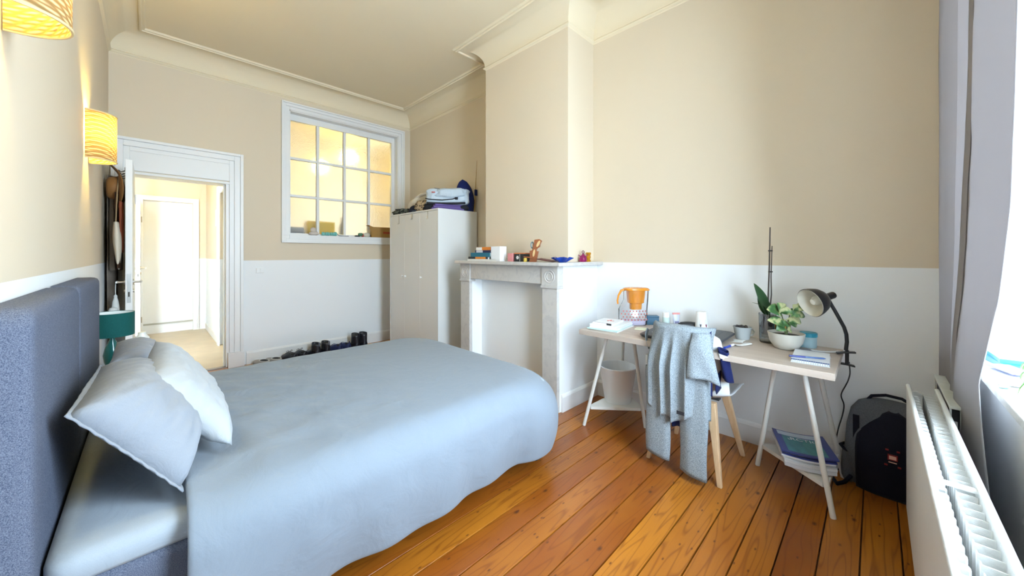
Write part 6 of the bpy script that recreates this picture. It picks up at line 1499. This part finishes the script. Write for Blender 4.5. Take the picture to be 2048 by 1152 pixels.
for kind, name, xs_, labs_, grp in [
    ('slip', 'slip_on_shoe', (0.915, 1.035), ('grey slip-on shoe closest to the doorway', 'grey slip-on shoe beside the black lace-up shoes'), 'grey slip-on shoes'),
    ('lace', 'lace_up_shoe', (1.195, 1.31), ('black lace-up shoe next to the grey slip-ons', 'black lace-up shoe next to the ankle boots'), 'black lace-up shoes'),
    ('ankle', 'ankle_boot', (1.445, 1.56), ('black ankle boot next to the lace-up shoes', 'black ankle boot next to the navy trainers'), 'black ankle boots'),
    ('trainer', 'trainer', (1.715, 1.825), ('navy trainer with pull tab next to the ankle boots', 'navy trainer with pull tab next to the tall boots'), 'navy trainers'),
    ('tall', 'chelsea_boot', (1.935, 2.04), ('tall black boot next to the navy trainers', 'tall black boot nearest the wardrobe'), 'tall black boots')]:
    for q, x in enumerate(xs_):
        shoe(kind, name, labs_[q], 'boot' if kind in ('ankle','tall') else 'shoe', grp, (x, SY+rnd.uniform(-0.015,0.01), 0.0), rnd.uniform(0.28,0.42))

# ------------------------------------------------------------------ things hung on the open door
XD = DLX
rk = thing('door_hook_rack', 'black hook rack over the open bedroom door', 'hook rack', (XD-0.01, 4.78, 1.98))
MB().box(XD-0.006, XD-0.0005, 4.47, 5.02, 1.985, 2.01).build('rail', M_BLACK, rk, smooth=False)
for y_ in (4.55, 4.68, 4.82, 4.95): MB().tube([(XD-0.004,y_,1.995),(XD-0.03,y_,1.98),(XD-0.045,y_,1.995)], 0.004, 6).build('hook', M_BLACK, rk)
# hat: brim stands parallel to the door, crown towards the wall
M_HAT = mat('tan_leather', (0.26,0.115,0.03,1), 0.5, var=0.25, vscale=7)
ht = thing('hat', 'brown leather brimmed hat hanging on the open door', 'hat', (-0.19, 4.60, 1.63))
HCy, HCz = 4.61, 1.845
def brim(u, v):
    a = 2*PI*u; r = 0.095+0.105*v
    y_ = HCy+r*math.cos(a)*0.95; z = HCz+r*math.sin(a)*1.03
    x = -0.176+v*v*(0.030*math.cos(2*a)-0.012*math.sin(a))-0.022*v*v*(1 if math.sin(a) > 0.6 else 0)*max(0, math.sin(a)-0.6)*2.5
    return (x, y_, z)
MB().grid(brim, 56, 10).build('brim', M_HAT, ht, solid=0.004, angle=180, weld=True)
rings = []
for (r, dx) in ((0.098,0.0),(0.095,0.03),(0.088,0.060),(0.07,0.075),(0.04,0.072),(0.005,0.066)):
    rings.append([(-0.176-dx, HCy+r*math.cos(2*PI*k/32)*0.95, HCz+r*math.sin(2*PI*k/32)*1.03) for k in range(32)])
MB().loft(rings, False, True).build('crown', M_HAT, ht, angle=60)
MB().tube([(-0.183, HCy+0.099*math.cos(2*PI*k/32)*0.95, HCz+0.099*math.sin(2*PI*k/32)*1.03) for k in range(33)], 0.005, 6).build('hat_band', mat('dark_leather', (0.06,0.025,0.012,1), 0.5), ht)
def hang_cloth(y0, y1, z0, z1, x, amp, folds, seed, taper=0.0):
    def fn(u, v):
        s = 2*u-1; yc = (y0+y1)/2; w = (y1-y0)/2*(1-taper*v)
        return (x-amp*0.5-amp*0.5*math.sin(folds*2*PI*u+seed+v)+0.004*noise.noise(Vector((u*6,v*5,seed))), yc+w*s, z0+(z1-z0)*v+0.012*math.sin(u*5+seed)*v)
    return MB().grid(fn, 40, 20)
M_COAT = fabric('taupe_wool', (0.20,0.16,0.125,1), (0.26,0.21,0.17,1), 200, 0.95, 0.2)
M_DBROWN = fabric('dark_brown_cloth', (0.055,0.025,0.012,1), (0.085,0.04,0.02,1), 160, 0.95, 0.2)
ct = thing('coat', 'long taupe coat hanging on the open door behind the bags', 'coat', (-0.225, 4.85, 0.72))
hang_cloth(4.66, 5.06, 1.96, 0.72, -0.205, 0.045, 3, 1.0).build('body', M_COAT, ct, solid=0.006, angle=180)
hang_cloth(4.60, 4.68, 1.90, 1.15, -0.205, 0.03, 1, 3.0).build('sleeve', M_COAT, ct, solid=0.006, angle=180)
jk = thing('jacket', 'dark brown jacket hanging beneath the leather hat', 'jacket', (-0.18, 4.68, 1.12))
hang_cloth(4.50, 4.90, 1.80, 1.15, -0.165, 0.035, 2, 2.0).build('body', M_DBROWN, jk, solid=0.006, angle=180)
hang_cloth(4.44, 4.52, 1.72, 1.30, -0.150, 0.02, 1, 0.0).build('sleeve', mat('rust_cloth', (0.28,0.07,0.03,1), 0.9), jk, solid=0.005, angle=180)
cb2 = thing('cloth_bag', 'cream cloth bag hanging by thin straps from the open door', 'bag', (-0.175, 4.47, 1.16))
def cbag(u, v):
    a = 2*PI*u; s_ = math.sin(a); c_ = math.cos(a)
    z = 1.545-0.30*v
    return (-0.190+0.012*v+0.020*s_*(0.7+0.5*math.sin(PI*v)), 4.475+0.085*c_*(0.75+0.3*v), z-(0.10*max(0, c_)**2*v*v)-(0.05*max(0, -c_)**2*v*v))
MB().grid(cbag, 30, 16).build('body', M_CREAM, cb2, angle=180, weld=True, solid=0.003)
for dy in (-0.05, 0.06): MB().tube([(-0.190,4.475+dy,1.54),(-0.186,4.49+dy*0.6,1.75),(XD-0.04,4.55,1.985)], 0.004, 6).build('strap', mat('tan_strap', (0.36,0.24,0.12,1), 0.7), cb2)
tsg = thing('tassel', 'white knitted tassel hanging from the bedroom door handle', 'tassel', (-0.19, 4.50, 0.80))
M_YARN = mat('white_yarn', (0.66,0.66,0.63,1), 0.9)
MB().tube([(-0.195,4.50,1.035),(-0.196,4.50,0.97),(-0.195,4.50,0.935)], 0.0025, 5).build('cord', M_YARN, tsg)
MB().lathe([(0.004,0.94),(0.011,0.93),(0.010,0.915),(0.018,0.88),(0.024,0.82),(0.022,0.80),(0.0001,0.80)], (-0.195,4.50,0), 16).build('skirt', M_YARN, tsg)
MB().blob((-0.205,4.47,0.815), (0.028,0.030,0.024), 16, 10, 0.2, 3, 2).build('pompom', M_YARN, tsg)

# ------------------------------------------------------------------ things on the inner window ledge
IZ = IZ0+0.012; IY = YF+0.045
ow = thing('soft_toy', 'pale pink knitted toy on the inner window ledge', 'toy', (1.535, IY, IZ))
MB().blob((1.535,IY,IZ+0.028), (0.058,0.035,0.028), 20, 12, 0.2, 4, 1, flat=IZ).build('body', mat('pale_pink_wool', (0.66,0.57,0.50,1), 0.95, bump=0.5, bscale=120), ow)
MB().blob((1.525,IY,IZ+0.073), (0.036,0.030,0.032), 18, 12, 0.15, 4, 4).build('head', MATS['pale_pink_wool'], ow)
for i in range(9):
    x = 1.635+i*0.021
    tag(MB().blob((x, IY-0.01+0.012*math.sin(i*2), IZ+0.026), (0.0125,0.020,0.026), 12, 8, 0.1, 3, i).build('turquoise_bead', mat('turquoise_glass', (0.20,0.52,0.48,1), 0.3), loc=(x, IY-0.01, IZ)), 'turquoise bead of the string on the inner window ledge', 'bead', 'turquoise beads on the window ledge')
tag(MB().blob((1.80, IY, IZ+0.045), (0.026,0.02,0.03), 14, 8, 0.1, 3, 3).xf(Matrix.Translation((0,0,-0.015))).build('turquoise_pendant', MATS['turquoise_glass'], loc=(1.80, IY, IZ)), 'larger turquoise pendant ending the bead string', 'pendant')
tag(MB().tube([(1.825,IY,IZ+0.03),(1.85,IY-0.01,IZ+0.008),(1.90,IY-0.02,IZ+0.005),(1.97,IY-0.02,IZ+0.005)], 0.005, 6).build('black_strap', M_BLK, loc=(1.9,IY,IZ)), 'thin black strap lying on the inner window ledge', 'strap')
for i, (x, dz, r, col, lab) in enumerate([(2.10,0.012,(0.04,0.03,0.012),(0.02,0.02,0.025,1),'flat black pouch on the ledge by the cardboard box'),(2.135,0.035,(0.035,0.03,0.024),(0.10,0.22,0.13,1),'green cloth toy on the ledge by the cardboard box'),(2.175,0.028,(0.026,0.026,0.026),(0.50,0.07,0.05,1),'red ball on the ledge by the cardboard box'),(2.225,0.032,(0.05,0.03,0.032),(0.62,0.58,0.48,1),'cream cloth bundle spilling from the cardboard box')]):
    tag(MB().blob((x,IY-0.02*(i%2),IZ+dz), r, 16, 10, 0.25, 3, i+20, flat=IZ).build(('pouch','cloth_toy','ball','cloth_bundle')[i], mat('ledge_col_%d' % i, col, 0.85), loc=(x,IY,IZ)), lab, ('pouch','toy','ball','cloth')[i])
M_CARD = mat('brown_cardboard', (0.36,0.20,0.055,1), 0.8, var=0.08, vscale=10)
cbx = local('cardboard_box', 'brown cardboard box lying open on the inner window ledge', 'box', (2.47, IY-0.015, IZ+0.001), 0.0)
b = MB(); th = 0.004
b.box(-0.17,0.20,-0.05,-0.05+th,0,0.15).box(-0.17,0.20,0.05-th,0.05,0,0.15).box(-0.17,0.20,-0.05+th,0.05-th,0,th).box(-0.17,0.20,-0.05+th,0.05-th,0.15-th,0.15).box(0.20-th,0.20,-0.05+th,0.05-th,th,0.15-th)
b.build('body', M_CARD, cbx, smooth=False)
MB().add([(-0.17,-0.05,0.0),(-0.17,-0.05,0.15),(-0.235,-0.062,0.165),(-0.20,-0.062,-0.0)], [(0,1,2,3)]).build('flap', M_CARD, cbx, solid=0.003, smooth=False)
MB().add([(-0.17,-0.045,0.15),(-0.17,0.045,0.15),(-0.235,0.045,0.172),(-0.235,-0.045,0.172)], [(0,1,2,3)]).build('flap', M_CARD, cbx, solid=0.003, smooth=False)
MB().box(-0.02,0.13,-0.0512,-0.0502,0.055,0.085).build('printed_band', mat('red_box_print', (0.33,0.05,0.02,1), 0.7), cbx, smooth=False)
